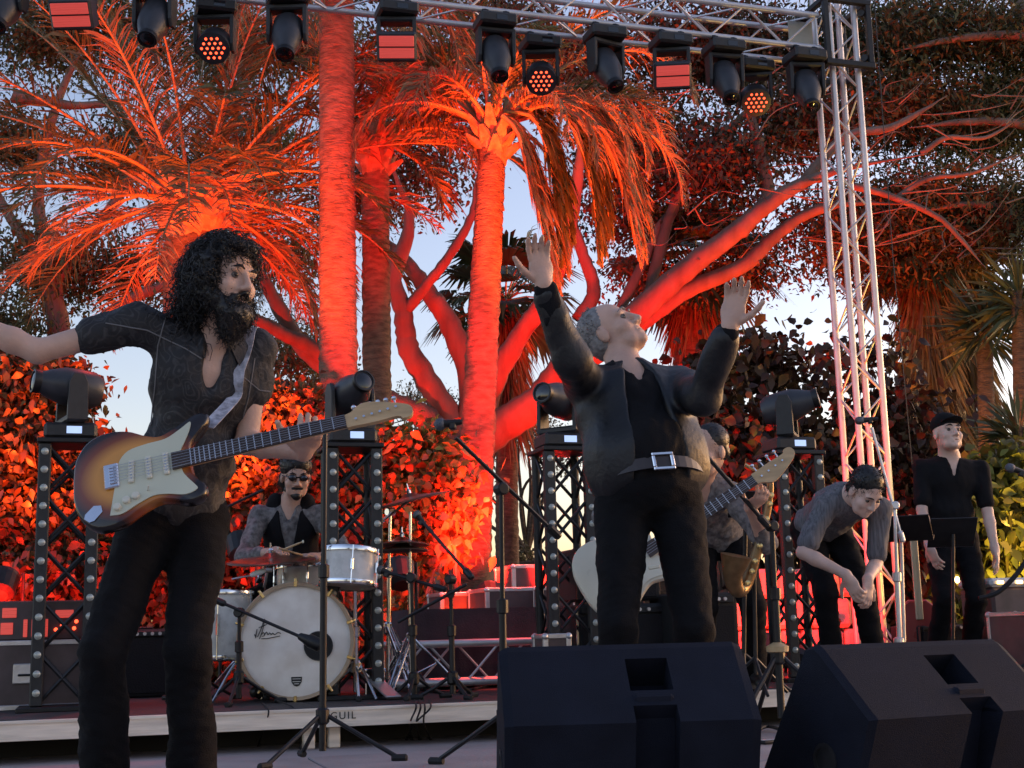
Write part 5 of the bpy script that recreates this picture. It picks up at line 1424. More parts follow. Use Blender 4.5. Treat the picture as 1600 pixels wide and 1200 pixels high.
def paisley():
    m = mat('paisley', (.012, .012, .015), .7, var=.2, scale=10, bump=.15, bscale=150)
    nt = m.node_tree; nd, lk = nt.nodes, nt.links; b = nd['Principled BSDF']; tc = nd['Texture Coordinate'] if 'Texture Coordinate' in nd else [x for x in nd if x.type == 'TEX_COORD'][0]
    nz = nd.new('ShaderNodeTexNoise'); nz.inputs['Scale'].default_value = 9; mx = nd.new('ShaderNodeMixRGB'); mx.inputs[0].default_value = .10
    lk.new(tc.outputs['Object'], nz.inputs['Vector']); lk.new(tc.outputs['Object'], mx.inputs[1]); lk.new(nz.outputs['Color'], mx.inputs[2])
    vo = nd.new('ShaderNodeTexVoronoi'); vo.inputs['Scale'].default_value = 19; lk.new(mx.outputs[0], vo.inputs['Vector'])
    ml = nd.new('ShaderNodeMath'); ml.operation = 'MULTIPLY'; ml.inputs[1].default_value = 26; lk.new(vo.outputs['Distance'], ml.inputs[0])
    sn = nd.new('ShaderNodeMath'); sn.operation = 'SINE'; lk.new(ml.outputs[0], sn.inputs[0])
    n3 = nd.new('ShaderNodeTexNoise'); n3.inputs['Scale'].default_value = 34; lk.new(tc.outputs['Object'], n3.inputs['Vector'])
    ad = nd.new('ShaderNodeMath'); ad.operation = 'MULTIPLY'; lk.new(sn.outputs[0], ad.inputs[0]); lk.new(n3.outputs['Fac'], ad.inputs[1])
    rp = nd.new('ShaderNodeValToRGB'); rp.color_ramp.elements[0].position = .12; rp.color_ramp.elements[0].color = (.011, .011, .014, 1)
    rp.color_ramp.elements[1].position = .62; rp.color_ramp.elements[1].color = (.042, .039, .042, 1)
    lk.new(ad.outputs[0], rp.inputs[0]); lk.new(rp.outputs[0], b.inputs['Base Color']); return m
M['paisley'] = paisley()
M['piping'] = mat('piping', (.16, .155, .16), .7, var=.1)

def person(label, J, shirt, trousers='black_denim', skin='skin', sleeve=.8, vneck=.10, voxel=.007, belly=0.0, bulk=1.0, sc=1.0, seed=3, hem=.06, flare=.0, group=None, shirt_name='shirt', thumbs=(1, 1), curls=(.3, .3), brow='hair_dark'):
    """J holds joint positions in world space"""
    hips = J['pelvis']; o = V(hips[0], hips[1], min(J['la'][2], J['ra'][2])-.085)
    root = thing('person', label, 'person', o)
    tz = nrm(J['neck']-J['pelvis']); tx = nrm(J['ls']-J['rs']); ty = nrm(np.cross(tz, tx)); ty = ty if np.dot(ty, J['front']) > 0 else -ty
    tx = nrm(np.cross(ty, tz)); tx = tx if np.dot(tx, J['ls']-J['rs']) > 0 else -tx; T = np.stack([tx, ty, tz], 1)
    fz = nrm(J['face']); hu = nrm(J['hup']-np.dot(J['hup'], fz)*fz); hx = np.cross(fz, hu); H = np.stack([hx, fz, hu], 1)
    TL = np.linalg.norm(J['neck']-J['pelvis'])
    ch = J['pelvis']+tz*TL*.68; be = J['pelvis']+tz*TL*.30
    # ---- body (skin)
    v = Vol(voxel*.78, .02)
    head_vol(v, J['head'], H, sc, J['neck'])
    v.cap(J['neck'], ch+tz*.06, .058, .08, k=.05)
    v.ell(ch, (.135*bulk, .088, .155), T, k=.05); v.ell(be, (.115*bulk, .085, .13), T, k=.05)
    for s in 'lr':
        S_, E, W = J[s+'s'], J[s+'e'], J[s+'w']
        v.cap(ch+tz*.08, S_, .05, .045, k=.04)
        v.cap(S_, E, .043*bulk**.5, .036, k=.02); m = E+(W-E)*.3
        v.cap(E, m, .036, .038, k=.015); v.cap(m, W, .038, .025, k=.015)
        hd_ = J.get(s+'hd', nrm(W-E)); pn = J.get(s+'pn', ty)
        hand(v, W, hd_, pn, (1 if s == 'l' else -1)*thumbs[0 if s == 'l' else 1], curls[0 if s == 'l' else 1], sc)
    body = v.build('body', M[skin], root, o)
    head_extras(J['head'], H, body, o, sc, brow)
    # ---- shirt
    w = Vol(voxel, .035)
    up = 1.0
    w.ell(ch+tz*.01, (.168*bulk, .112+belly*.3, .165), T, k=.06)
    w.ell(be+ty*belly*.6, (.150*bulk+belly*.35, .112+belly, .15), T, k=.06)
    hp = J['pelvis']+tz*(.02)
    w.ell(hp, (.158*bulk, .115+belly*.4, .11), T, k=.05)
    for s in 'lr':
        S_, E, W = J[s+'s'], J[s+'e'], J[s+'w']
        w.cap(ch+tz*.09, S_+tz*.005, .07, .058, k=.05)
        if sleeve <= 1: w.cap(S_, S_+(E-S_)*sleeve, .062, .060, k=.03)
        else:
            w.cap(S_, E, .060, .052, k=.03); w.cap(E, E+(W-E)*(sleeve-1), .052, .040, k=.025)
    w.cap(J['neck']-tz*.035, J['neck']+tz*.002, .075, .068, k=.03)
    # cut the neckline open and the hem straight
    if vneck > 0:
        n0 = J['neck']+tz*.01+ty*.05
        for i in range(18):
            t = i/17; w.ell(n0-tz*(vneck*t)+ty*(.055+.05*t), (.045*(1-t)+.010, .075, .03), T, k=.012, sub=True)
    w.box(hp-tz*(hem+.16), (.4, .4, .16), T, k=.006)
    f1_, f2_ = folds(.015, 24, seed), folds(.007, 58, seed+3, (1, 1, .4)); w.disp = lambda q: f1_(q)+f2_(q)
    sh = w.build(shirt_name, M[shirt], root, o)
    # ---- trousers
    t = Vol(voxel*1.1, .03)
    t.ell(J['pelvis']+tz*.0+ty*belly*.3, (.150*bulk, .110+belly*.5, .105), T, k=.05)
    for s in 'lr':
        hpj, kn, an = J[s+'hip'], J[s+'k'], J[s+'a']
        t.cap(hpj+tz*.02, kn, .092*bulk**.6, .066, k=.04); d = nrm(an-kn)
        t.cap(kn, an+d*.02, .066, .062+flare, k=.02)
        t.cap(an+d*.015, an+d*.045, .062+flare, .062+flare*1.1, k=.008)
    f3_, f4_ = folds(.015, 15, seed+7, (.7, .7, 1.2)), folds(.008, 48, seed+9, (.6, .6, 1.2)); t.disp = lambda q: f3_(q)+f4_(q)
    t.build('trousers', M[trousers], root, o)
    # ---- shoes
    for s in 'lr':
        an = J[s+'a']; toe = nrm(J.get('toe', V(0, -1, 0))*V(1, 1, 0)); b = Vol(.009, .02); z0 = o[2]
        a = V(an[0], an[1], z0+.045); b.cap(a-toe*.05, a+toe*.09, .042, .040); b.cap(a+toe*.09, a+toe*.17-V(0, 0, .012), .040, .030); b.cap(a, V(an[0], an[1], z0+.11), .044, .04)
        b.box(V(an[0], an[1], z0-.05), (.4, .4, .052), None, k=.004); b.build('shoe', M['shoe'], root, o)
    return root, body, sh, T, H, o
def surf(obj):
    me = obj.data; off = V(*(obj.parent.location if obj.parent else (0, 0, 0)))
    p = obj.parent
    vs_ = [Vector(v.co)+Vector(off) for v in me.vertices]; return BVHTree.FromPolygons(vs_, [tuple(f.vertices) for f in me.polygons])
def cast(bvh, px, py, lift=.003):
    d = Vector(ray(px, py)).normalized(); h = bvh.ray_cast(Vector(CAM), d)
    if h[0] is None: return None
    return np.array(h[0])+np.array(h[1])*lift*(1 if h[1].dot(d) < 0 else -1)

# ================================================================== the guitarist
g = dict(head=P(352, 436, 4.06), face=V(.80, -.58, -.10), hup=V(.10, .02, 1), neck=P(338, 518, 4.12), pelvis=P(272, 800, 4.18), front=V(.3, -1, 0),
         rs=P(213, 506, 4.05), ls=P(400, 548, 4.20), rhip=P(232, 822, 4.16), lhip=P(312, 822, 4.22), toe=V(.2, -1, 0))
g['re'], g['rw'] = ik(g['rs'], P(-75, 490, 3.92), .30, .27, (0, 0, -1))
g['le'], g['lw'] = ik(g['ls'], P(474, 706, 4.03), .30, .26, (-.35, .15, -1))
ra = P(165, 1240, 4.10); la = P(302, 1240, 4.16); ra[2] = la[2] = .095
g['rk'], g['ra'] = ik(g['rhip'], ra, .44, .43, (-.1, -1, 0)); g['lk'], g['la'] = ik(g['lhip'], la, .44, .43, (.1, -1, 0))
g['lhd'] = V(.30, -.80, .35); g['lpn'] = V(0, .3, 1); g['rpn'] = V(0, -.3, -1)
root, body, sh, T, H, o = person('bearded guitarist with dark curly hair and a black patterned short sleeved shirt', g, 'paisley', vneck=.17, sleeve=.45, seed=4, voxel=.0065, flare=.012, hem=.09, curls=(.75, .15))
bv = surf(sh)
def piping(pts, r=.0022):
    q = []
    for i in range(len(pts)-1):
        for t in np.linspace(0, 1, 9, endpoint=(i == len(pts)-2)):
            p = cast(bv, pts[i][0]+(pts[i+1][0]-pts[i][0])*t, pts[i][1]+(pts[i+1][1]-pts[i][1])*t, .001)
            if p is not None and (not q or np.linalg.norm(p-q[-1]) < .08): q.append(p)
    if len(q) > 2: MB().tube(q, r, 6).build('piping', M['piping'], sh, o)
piping([(264, 474), (247, 540), (243, 600), (236, 664)]); piping([(165, 505), (230, 516), (290, 545), (338, 575)]); piping([(398, 560), (388, 620), (372, 680)]); piping([(375, 585), (405, 610), (422, 612)]); piping([(190, 650), (240, 668)])
# hair and beard
L_ = lambda x, y, z: g['head']+H @ np.array([x, y, z])
hv = Vol(.007, .03)
hv.ell(L_(0, -.035, .045), (.098, .105, .100), H, k=.03); hv.ell(L_(0, -.07, -.03), (.100, .080, .10), H, k=.04); hv.ell(L_(0, -.085, -.10), (.085, .062, .085), H, k=.04)
hv.ell(L_(0, .05, .095), (.06, .045, .028), H, k=.03)
for s in (-1, 1): hv.ell(L_(.078*s, -.005, -.01), (.030, .048, .085), H, k=.03)
hv.ell(L_(0, .085, -.015), (.058, .06, .075), H, k=.02, sub=True)
hv.disp = folds(.020, 70, 9, (1, 1, 1))
hair = hv.build('hair', M['hair_dark'], body, o)
fuzz('hair_curl', hair, 1500, .045, .0021, M['hair_dark'], body, o, .011, .7, 9, 15)
ps, ds_ = scalp(g['head'], H, 1.0, 200, lambda u: u[2] > .5 or u[1] < .25 and not (u[2] < -.75 and u[1] > 0), 3, 1.28)
tag(strands('hair_curl', ps, ds_, .055, .0024, M['hair_dark'], body, o, curl=.012, grav=.9, m=9, seed=5), None, kind='stuff')
ps = [L_(*(np.array([rng.normal(0, .06), -.08+rng.normal(0, .035), -.10+rng.normal(0, .045)]))) for _ in range(420)]
tag(strands('hair_curl', ps, [H @ nrm(V(rng.normal(), -.6+rng.normal()*.5, -.4)) for _ in ps], .06, .0024, M['hair_dark'], body, o, curl=.012, grav=.9, m=9, seed=6), None, kind='stuff')
bd_ = Vol(.006, .02)
bd_.cap(L_(-.058, .03, -.07), L_(-.02, .075, -.115), .030, .034); bd_.cap(L_(.058, .03, -.07), L_(.02, .075, -.115), .030, .034)
bd_.ell(L_(0, .068, -.128), (.050, .040, .052), H, k=.03); bd_.ell(L_(0, .055, -.165), (.036, .030, .045), H, k=.03)
for s in (-1, 1):
    bd_.cap(L_(.070*s, .01, -.02), L_(.060*s, .03, -.075), .014, .028); bd_.cap(L_(.0*s, .101, -.054), L_(.030*s, .086, -.070), .0085, .010, k=.01)
bd_.ell(L_(0, .11, -.072), (.019, .02, .008), H, k=.008, sub=True)
bd_.disp = folds(.009, 120, 12, (1, 1, 1)); brd = bd_.build('beard', M['hair_dark'], body, o)
fuzz('beard_hair', brd, 1300, .024, .0015, M['hair_dark'], body, o, .004, .3, 6, 8)
# collar flaps
for s, (a, b, c, d) in ((1, ((312, 500), (300, 530), (318, 560), (326, 520))), (-1, ((372, 520), (392, 548), (372, 572), (360, 540)))):
    q = [cast(bv, *x, .006) for x in (a, b, c, d)]
    if all(x is not None for x in q):
        n_ = nrm(CAM-q[0])*.006; vv = q+[x+n_ for x in q]
        MB().add(vv, [(0, 1, 2, 3), (7, 6, 5, 4), (0, 4, 5, 1), (1, 5, 6, 2), (2, 6, 7, 3), (3, 7, 4, 0)]).build('collar', M['paisley'], sh, o)

# ------------------------------------------------------------------ electric guitars
def guitar(label, body_c, head_c, face, length, col, name='electric_guitar', pick=(.56, .56, .43), bass=False):
    """body_c: point of the bridge; head_c: headstock tip; face: direction the front looks"""
    body_c = np.asarray(body_c, float); head_c = np.asarray(head_c, float)
    x = nrm(head_c-body_c); z = nrm(np.asarray(face, float)-np.dot(face, x)*x); y = np.cross(z, x); F_ = np.stack([x, y, z], 1)
    k = length/.98; root = thing(name, label, 'guitar', body_c)
    def W(u, v, w=0.0): return body_c+F_ @ (np.array([u, v, w])*k)
    # outline in metres for a normal guitar, x along the neck, bridge at 0, y up
    out = [(-.135, .02), (-.125, .085), (-.09, .140), (-.035, .162), (.03, .152), (.085, .120), (.13, .108), (.185, .130), (.240, .158), (.268, .150), (.262, .118), (.225, .075), (.205, .040),
           (.205, -.03), (.215, -.060), (.238, -.095), (.228, -.128), (.19, -.138), (.14, -.118), (.10, -.110), (.05, -.128), (-.01, -.158), (-.075, -.158), (-.118, -.115), (-.136, -.05)]
    sp = spline(out+[out[0]], 4)[:-1]
    n = len(sp); c = np.array([.03, 0]); Fg = F_
    th = .042
    lay = [(.93, 0), (.985, .006), (1, .014), (1, th-.012), (.985, th-.004), (.955, th), (.5, th+.001), (.02, th+.001)]
    vv = []
    for s, w in lay: vv += [W(c[0]+(p[0]-c[0])*s, c[1]+(p[1]-c[1])*s, w) for p in sp]
    ff = [(i*n+j, i*n+(j+1) % n, (i+1)*n+(j+1) % n, (i+1)*n+j) for i in range(len(lay)-1) for j in range(n)]+[tuple(range(n-1, -1, -1)), tuple((len(lay)-1)*n+j for j in range(n))]
    bo = mesh_obj('body', np.array(vv)-body_c, ff, col, root, True)
    # pickguard
    pg = spline([(-.035, -.128), (-.012, -.02), (.0, .04), (.03, .075), (.085, .085), (.14, .088), (.185, .110), (.2155, .128), (.213, .105), (.195, .065), (.178, .030), (.178, -.030), (.190, -.06), (.208, -.088), (.214, -.105), (.18, -.115), (.13, -.100), (.09, -.095), (.045, -.110), (.0, -.130), (-.035, -.128)], 4)[:-1]
    MB().prism(pg*k, (th+.0045)*k, body_c, F_, (th+.0012)*k).build('pickguard', mat('pickguard_'+name, pick, .4, var=.06), root, body_c)
    for u, tl in ((.035, -.012), (.085, 0), (.135, 0)) if not bass else ((.05, 0), (.09, 0)):
        p_ = MB().box(W(u, 0, th+.0085), (.017*k, .076*k, .009*k), F_ @ rotz(tl*8), bev=.003).build('pickup', M['cream_plastic'], root, body_c)
        for i in range(6): MB().lathe([(.0026*k, 0), (.0026*k, .0012*k)], W(u, -.026+i*.0104, th+.013), z, 6).build('pole_piece', M['chrome'], p_, body_c)
    br_ = MB().box(W(-.022, 0, th+.006), (.042*k, .082*k, .010*k), F_, bev=.003).build('bridge', M['chrome'], root, body_c)
    for i in range(6): MB().box(W(-.016, -.026+i*.0104, th+.012), (.022*k, .008*k, .006*k), F_, bev=.001).build('saddle', M['chrome'], br_, body_c)
    for (u, v) in ((.015, -.092), (-.012, -.108), (.042, -.085)): MB().lathe([(.012*k, 0), (.011*k, .010*k), (.0075*k, .012*k)], W(u, v, th+.004), z, 14).build('knob', M['cream_plastic'], root, body_c)
    MB().prism([(-.028*k, -.010*k), (-.016*k, -.018*k), (.018*k, -.017*k), (.030*k, 0), (.018*k, .017*k), (-.016*k, .018*k), (-.028*k, .010*k)], .004*k, W(-.080, -.108, th), F_ @ rotz(.75)).build('jack_plate', M['chrome'], root, body_c)
    MB().rod(W(.075, -.075, th+.004), W(.083, -.071, th+.022), .002*k).build('selector', M['cream_plastic'], root, body_c)
    # neck, fretboard, frets
    nl = length/k-.30; e = .205+ (nl-.205)*1.0; x0, x1 = .165, nl-.02
    prof = lambda w, d: [(w, .0), (w*.8, -d*.6), (w*.35, -d), (-w*.35, -d), (-w*.8, -d*.6), (-w, 0)]
    A, B = prof(.028, .022), prof(.0215, .020); z0 = th+.008
    vv = [W(x0, a, z0+b) for a, b in A]+[W(x1, a, z0+b) for a, b in B]
    MB().add(vv, [(i, (i+1) % 6, 6+(i+1) % 6, 6+i) for i in range(6)]+[(5, 4, 3, 2, 1, 0), tuple(range(6, 12))]).build('neck', M['maple'], root, body_c)
    fb = MB(); fb.add([W(x0-.012, .0285, z0), W(x0-.012, -.0285, z0), W(x1, -.0215, z0), W(x1, .0215, z0), W(x0-.012, .0285, z0+.006), W(x0-.012, -.0285, z0+.006), W(x1, -.0215, z0+.006), W(x1, .0215, z0+.006)],
                      [(0, 1, 2, 3), (7, 6, 5, 4), (0, 4, 5, 1), (1, 5, 6, 2), (2, 6, 7, 3), (3, 7, 4, 0)])
    fo = fb.build('fretboard', M['rosewood'], root, body_c); sl_ = x1
    for i in range(1, 21):
        u = x1-sl_*(1-2**(-i/12.)); hw = .0215+(.0285-.0215)*(x1-u)/(x1-x0)
        if u < x0: break
        MB().box(W(u, 0, z0+.0066), (.003*k, 2*hw*k*.98, .0016*k), F_).build('fret', M['nickel'], fo, body_c)
    hs = spline([(x1, -.021), (x1+.02, -.026), (x1+.05, -.046), (x1+.09, -.044), (x1+.17, -.016), (x1+.195, .004), (x1+.19, .030), (x1+.165, .036), (x1+.15, .024), (x1+.09, .026), (x1+.02, .024), (x1, .021), (x1, -.021)], 3)[:-1]
    if not bass: hs = hs*np.array([1, -1])
    MB().prism(hs*k, (z0+.004)*k, body_c, F_, (z0-.011)*k).build('headstock', M['maple'], root, body_c)
    for i in range(4 if bass else 6):
        u = x1+.03+i*(.034 if bass else .024); v = .026 if not bass else .03
        t_ = MB().rod(W(u, -.005+.002*i, z0-.014), W(u, -.005+.002*i, z0+.012), .004*k); t_.rod(W(u, -.006+.002*i, z0-.012), W(u, v+.022, z0-.012), .003*k); t_.ball(W(u, v+.024, z0-.012), .008*k, 8, 6)
        t_.build('tuner', M['chrome'], root, body_c)
    for i in range(4 if bass else 6):
        a = (i-(1.5 if bass else 2.5)); MB().rod(W(-.014, a*.0104, th+.016), W(x1, a*.0070, z0+.009), .0007*k, n=4).build('string', M['nickel'], root, body_c)
    return root, W, F_
M['cream_plastic'] = mat('cream_plastic', (.62, .60, .50), .4, var=.08)
M['maple'] = mat('maple', (.50, .34, .18), .4, var=.18, scale=6, stretch=(1, 6, 6))
M['rosewood'] = mat('rosewood', (.045, .030, .026), .5, var=.3, scale=10)
M['nickel'] = mat('nickel', (.6, .6, .62), .3, .9, var=.05)
def sunburst(name, bc_, F_, k=1.0):
    """amber in the middle, dark at the rim: a stain of the wood itself"""
    m = mat(name, (.5, .2, .04), .25, var=.1, scale=8, spec=.6); nt = m.node_tree; nd, lk = nt.nodes, nt.links
    b = nd['Principled BSDF']; tc = [x for x in nd if x.type == 'TEX_COORD'][0]
    dt = []
    for ax_, c_, s_ in ((F_[:, 0], .045*k, .205*k), (F_[:, 1], .0, .165*k)):
        d = nd.new('ShaderNodeVectorMath'); d.operation = 'DOT_PRODUCT'; d.inputs[1].default_value = tuple(ax_); lk.new(tc.outputs['Object'], d.inputs[0])
        a = nd.new('ShaderNodeMath'); a.operation = 'SUBTRACT'; a.inputs[1].default_value = c_; lk.new(d.outputs['Value'], a.inputs[0])
        q = nd.new('ShaderNodeMath'); q.operation = 'DIVIDE'; q.inputs[1].default_value = s_; lk.new(a.outputs[0], q.inputs[0])
        p = nd.new('ShaderNodeMath'); p.operation = 'MULTIPLY'; lk.new(q.outputs[0], p.inputs[0]); lk.new(q.outputs[0], p.inputs[1]); dt.append(p)
    sm = nd.new('ShaderNodeMath'); sm.operation = 'ADD'; lk.new(dt[0].outputs[0], sm.inputs[0]); lk.new(dt[1].outputs[0], sm.inputs[1])
    rp = nd.new('ShaderNodeValToRGB'); cr = rp.color_ramp; cr.elements[0].position = .30; cr.elements[0].color = (.62, .27, .055, 1); cr.elements[1].position = .92; cr.elements[1].color = (.012, .008, .008, 1)
    e = cr.elements.new(.6); e.color = (.20, .045, .015, 1)
    lk.new(sm.outputs[0], rp.inputs[0]); lk.new(rp.outputs[0], b.inputs['Base Color']); return m
gb, gh = P(194, 755, 3.86), P(640, 651, 3.90)
gx = nrm(gh-gb); gf = V(.05, -1, .48); gz = nrm(gf-np.dot(gf, gx)*gx); GF = np.stack([gx, np.cross(gz, gx), gz], 1)
gl = np.linalg.norm(gh-gb)+.137
gu, W, GF = guitar('sunburst electric guitar with a cream pickguard slung on the bearded guitarist', gb, gh, gf, gl, sunburst('sunburst', gb, GF, gl/.98))
# strap: over the left shoulder
M['strap'] = mat('strap', (.36, .36, .42), .7, var=.45, scale=45, bump=.2, bscale=80)
def ribbon(pts, w, mt, parent, origin, nrmls, name='strap', th=.003):
    p = np.asarray(pts); t = np.gradient(p, axis=0); V2 = []; m = len(p)
    for i in range(m):
        s = nrm(np.cross(t[i], nrmls[i])); n_ = nrm(nrmls[i])
        V2 += [p[i]-s*w/2, p[i]+s*w/2, p[i]+s*w/2+n_*th, p[i]-s*w/2+n_*th]
    f = [(i*4+j, i*4+(j+1) % 4, i*4+4+(j+1) % 4, i*4+4+j) for i in range(m-1) for j in range(4)]+[(3, 2, 1, 0), tuple((m-1)*4+j for j in range(4))]
    return mesh_obj(name, np.array(V2)-np.asarray(origin), f, mt, parent)
sp_ = [cast(bv, x, y, .006) for (x, y) in ((389, 524), (384, 540), (377, 560), (371, 580), (368, 600), (365, 620), (358, 640))]
sp_ = [x for x in sp_ if x is not None]
if len(sp_) > 3:
    s0 = sp_[0]; pth = [s0+V(.0, .16, -.02), s0+V(0, .09, .03), s0+V(0, .04, .028)]+sp_[:-1]+[(sp_[-2]+W(.255, .13, .0))/2+V(0, -.02, -.012), W(.255, .13, -.004)]
    pth = spline(pth, 3); ribbon(pth, .042, M['strap'], gu, gb, [nrm(V(0, -.8, .6)) if i > 5 else nrm(V(0, -.2, 1)) for i in range(len(pth))])

# ================================================================== the singer
s = dict(head=P(956, 520, 4.86), face=V(.66, -.42, .60), hup=V(-.55, .25, .78), neck=P(980, 582, 4.80), pelvis=P(1016, 772, 4.70), front=V(.3, -1, 0),
         rs=P(915, 600, 4.76), ls=P(1062, 604, 4.84), rhip=P(974, 800, 4.70), lhip=P(1058, 800, 4.72), toe=V(.2, -1, 0))
s['re'], s['rw'] = ik(s['rs'], P(850, 446, 4.36), .31, .27, (-.1, -1, -.3))
s['le'], s['lw'] = ik(s['ls'], P(1140, 512, 4.40), .31, .27, (.1, -1, -.4))
a_, b_ = P(962, 1190, 4.64), P(1072, 1190, 4.68); a_[2] = b_[2] = .10
s['rk'], s['ra'] = ik(s['rhip'], a_, .46, .45, (-.1, -1, 0)); s['lk'], s['la'] = ik(s['lhip'], b_, .46, .45, (.1, -1, 0))
s['rhd'] = V(-.15, -.1, 1); s['rpn'] = V(.3, -1, 0); s['lhd'] = V(.25, -.1, 1); s['lpn'] = V(-.3, -1, 0)
root, body, sh, T, H, o = person('singer in black with both arms raised and face turned to the sky', s, 'black_cotton', 'black_denim', 'skin', sleeve=1.92, vneck=.06, belly=.05, bulk=1.15, seed=21, hem=.015, voxel=.007, brow='hair_grey')
L_ = lambda x, y, z: s['head']+H @ np.array([x, y, z])
hv = Vol(.006, .02); hv.ell(L_(0, -.028, .040), (.083, .092, .090), H); hv.ell(L_(0, -.045, -.02), (.081, .062, .06), H)
hv.ell(L_(0, .09, .02), (.075, .085, .085), H, k=.015, sub=True)
for q in (-1, 1): hv.ell(L_(.09*q, .005, -.02), (.03, .03, .04), H, k=.01, sub=True)
hv.disp = folds(.006, 110, 4, (1, 1, 1)); hv.build('hair', M['hair_grey'], body, o)
ps, ds_ = scalp(s['head'], H, 1.0, 500, lambda u: u[1] < .15 and u[2] > -.5, 9, 1.06)
tag(strands('hair_tuft', ps, ds_, .018, .0016, M['hair_grey'], body, o, curl=.002, grav=.3, m=4, seed=3), None, kind='stuff')
# open jacket over the shirt: two front panels and a back
jv = Vol(.0075, .03); TLs = np.linalg.norm(s['neck']-s['pelvis']); tz, ty, tx = T[:, 2], T[:, 1], T[:, 0]
ch = s['pelvis']+tz*TLs*.68; be = s['pelvis']+tz*TLs*.30
jv.ell(ch, (.222, .145, .175), T, k=.06); jv.ell(be+ty*.02, (.225, .172, .19), T, k=.06); jv.ell(s['pelvis']+tz*.06, (.215, .15, .12), T, k=.05)
for q in 'lr':
    jv.cap(ch+tz*.09, s[q+'s'], .075, .072, k=.05); jv.cap(s[q+'s'], s[q+'e'], .072, .062, k=.03); jv.cap(s[q+'e'], s[q+'e']+(s[q+'w']-s[q+'e'])*.85, .062, .048, k=.03)
jv.cap(s['neck']-tz*.03, s['neck']-tz*.01, .085, .080, k=.03)
for i in range(30):
    t = i/29; jv.ell(s['neck']-tz*(.02+TLs*1.05*t)+ty*(.14+.03*math.sin(t*3)), (.050+.045*t, .11, .05), T, k=.012, sub=True)
jv.box(s['pelvis']-tz*.19, (.5, .5, .16), T, k=.01)
jv.disp = folds(.020, 17, 33); jv.build('jacket', M['black_leather'], root, o)
# belt with a square buckle
bc0 = s['pelvis']+tz*.055; bel = []
for i in range(40):
    a = 2*math.pi*i/40; bel.append((a, bc0+tx*math.cos(a)*.188+ty*(math.sin(a)*.150+.020)))
vv = []
for a, p in bel:
    n_ = tx*math.cos(a)+ty*math.sin(a); vv += [p-tz*.020, p-tz*.020+n_*.008, p+tz*.020+n_*.008, p+tz*.020]
ff = [(i*4+j, i*4+(j+1) % 4, ((i+1) % 40)*4+(j+1) % 4, ((i+1) % 40)*4+j) for i in range(40) for j in range(4)]
belt = mesh_obj('belt', np.array(vv)-o, ff, mat('belt_leather', (.028, .02, .022), .4, var=.2), root)
bk = bc0+ty*(.150+.020+.012)+tx*.0
bm_ = MB()
for (u, w_, a, b) in ((0, .026, .078, .013), (0, -.026, .078, .013), (-.033, 0, .013, .042), (.033, 0, .013, .042)): bm_.box(bk+tx*u+tz*w_, (a, .008, b), T, bev=.003)
bm_.build('buckle', M['chrome'], belt, o)
# lighter sheen at the hip, put in as a small pale chip
MB().box(P(1022, 886, 4.53), (.040, .006, .014), roty(-.15), bev=.003).build('sheen_chip', M['cream_plastic'], root, o)

# ================================================================== the drummer
d = dict(head=P(462, 744, 7.82), face=V(.30, -.92, -.22), hup=V(.05, -.1, 1), neck=P(455, 788, 7.92), pelvis=P(455, 922, 8.02), front=V(.1, -1, 0),
         rs=P(406, 806, 7.90), ls=P(500, 806, 7.92), rhip=P(434, 930, 7.98), lhip=P(478, 930, 7.98), toe=V(0, -1, 0))
d['re'], d['rw'] = ik(d['rs'], P(430, 862, 7.58), .30, .26, (-1, .2, -.8)); d['le'], d['lw'] = ik(d['ls'], P(492, 872, 7.60), .30, .26, (1, .2, -.8))
for q, x in (('r', 408), ('l', 515)):
    an = ground_at(x, 7.62, DECK+.095); d[q+'k'], d[q+'a'] = ik(d[q+'hip'], an, .44, .43, (-.3 if q == 'r' else .3, -.6, 1))
d['rhd'] = V(.5, -.8, 0); d['lhd'] = V(-.5, -.8, .1); d['rpn'] = V(0, 0, -1); d['lpn'] = V(0, 0, -1)
root, body, sh, T, H, o = person('drummer in a black waistcoat over a grey patterned shirt behind the drum kit', d, 'grey_print', 'black_denim', 'skin', sleeve=1.55, vneck=.07, seed=41, voxel=.009, curls=(.9, .9))
tz, ty, tx = T[:, 2], T[:, 1], T[:, 0]; TLs = np.linalg.norm(d['neck']-d['pelvis']); ch = d['pelvis']+tz*TLs*.68
wv_ = Vol(.009, .03); wv_.ell(ch, (.166, .136, .185), T, k=.05); wv_.ell(d['pelvis']+tz*TLs*.3, (.175, .136, .18), T, k=.05); wv_.cap(ch+tz*.08-tx*.105, ch+tz*.175-tx*.085, .062, .055); wv_.cap(ch+tz*.08+tx*.105, ch+tz*.175+tx*.085, .062, .055)
for i in range(20):
    t = i/19; wv_.ell(d['neck']-tz*(.30*t)+ty*.11, (.062*(1-t)+.006, .11, .04), T, k=.01, sub=True)
wv_.disp = folds(.006, 20, 8); wv_.build('waistcoat', M['black_cotton'], root, o)
L_ = lambda x, y, z: d['head']+H @ np.array([x, y, z])
hv = Vol(.008, .02); hv.ell(L_(0, -.022, .060), (.094, .108, .094), H); hv.ell(L_(0, -.05, -.03), (.092, .068, .085), H); hv.ell(L_(0, .105, -.020), (.070, .075, .072), H, k=.015, sub=True); hv.disp = folds(.010, 90, 4, (1, 1, 1))
fuzz('hair_curl', hv.build('hair', M['hair_dark'], body, o), 500, .03, .0024, M['hair_dark'], body, o, .006, .6, 5, 3)
gl_ = MB()
for q in (-1, 1): gl_.ball(L_(.033*q, .098, .0), (.024, .024, .02), 12, 8)
gl_.box(L_(0, .104, .004), (.03, .006, .006), H)
for q in (-1, 1): gl_.rod(L_(.055*q, .092, .004), L_(.080*q, .0, .002), .003)
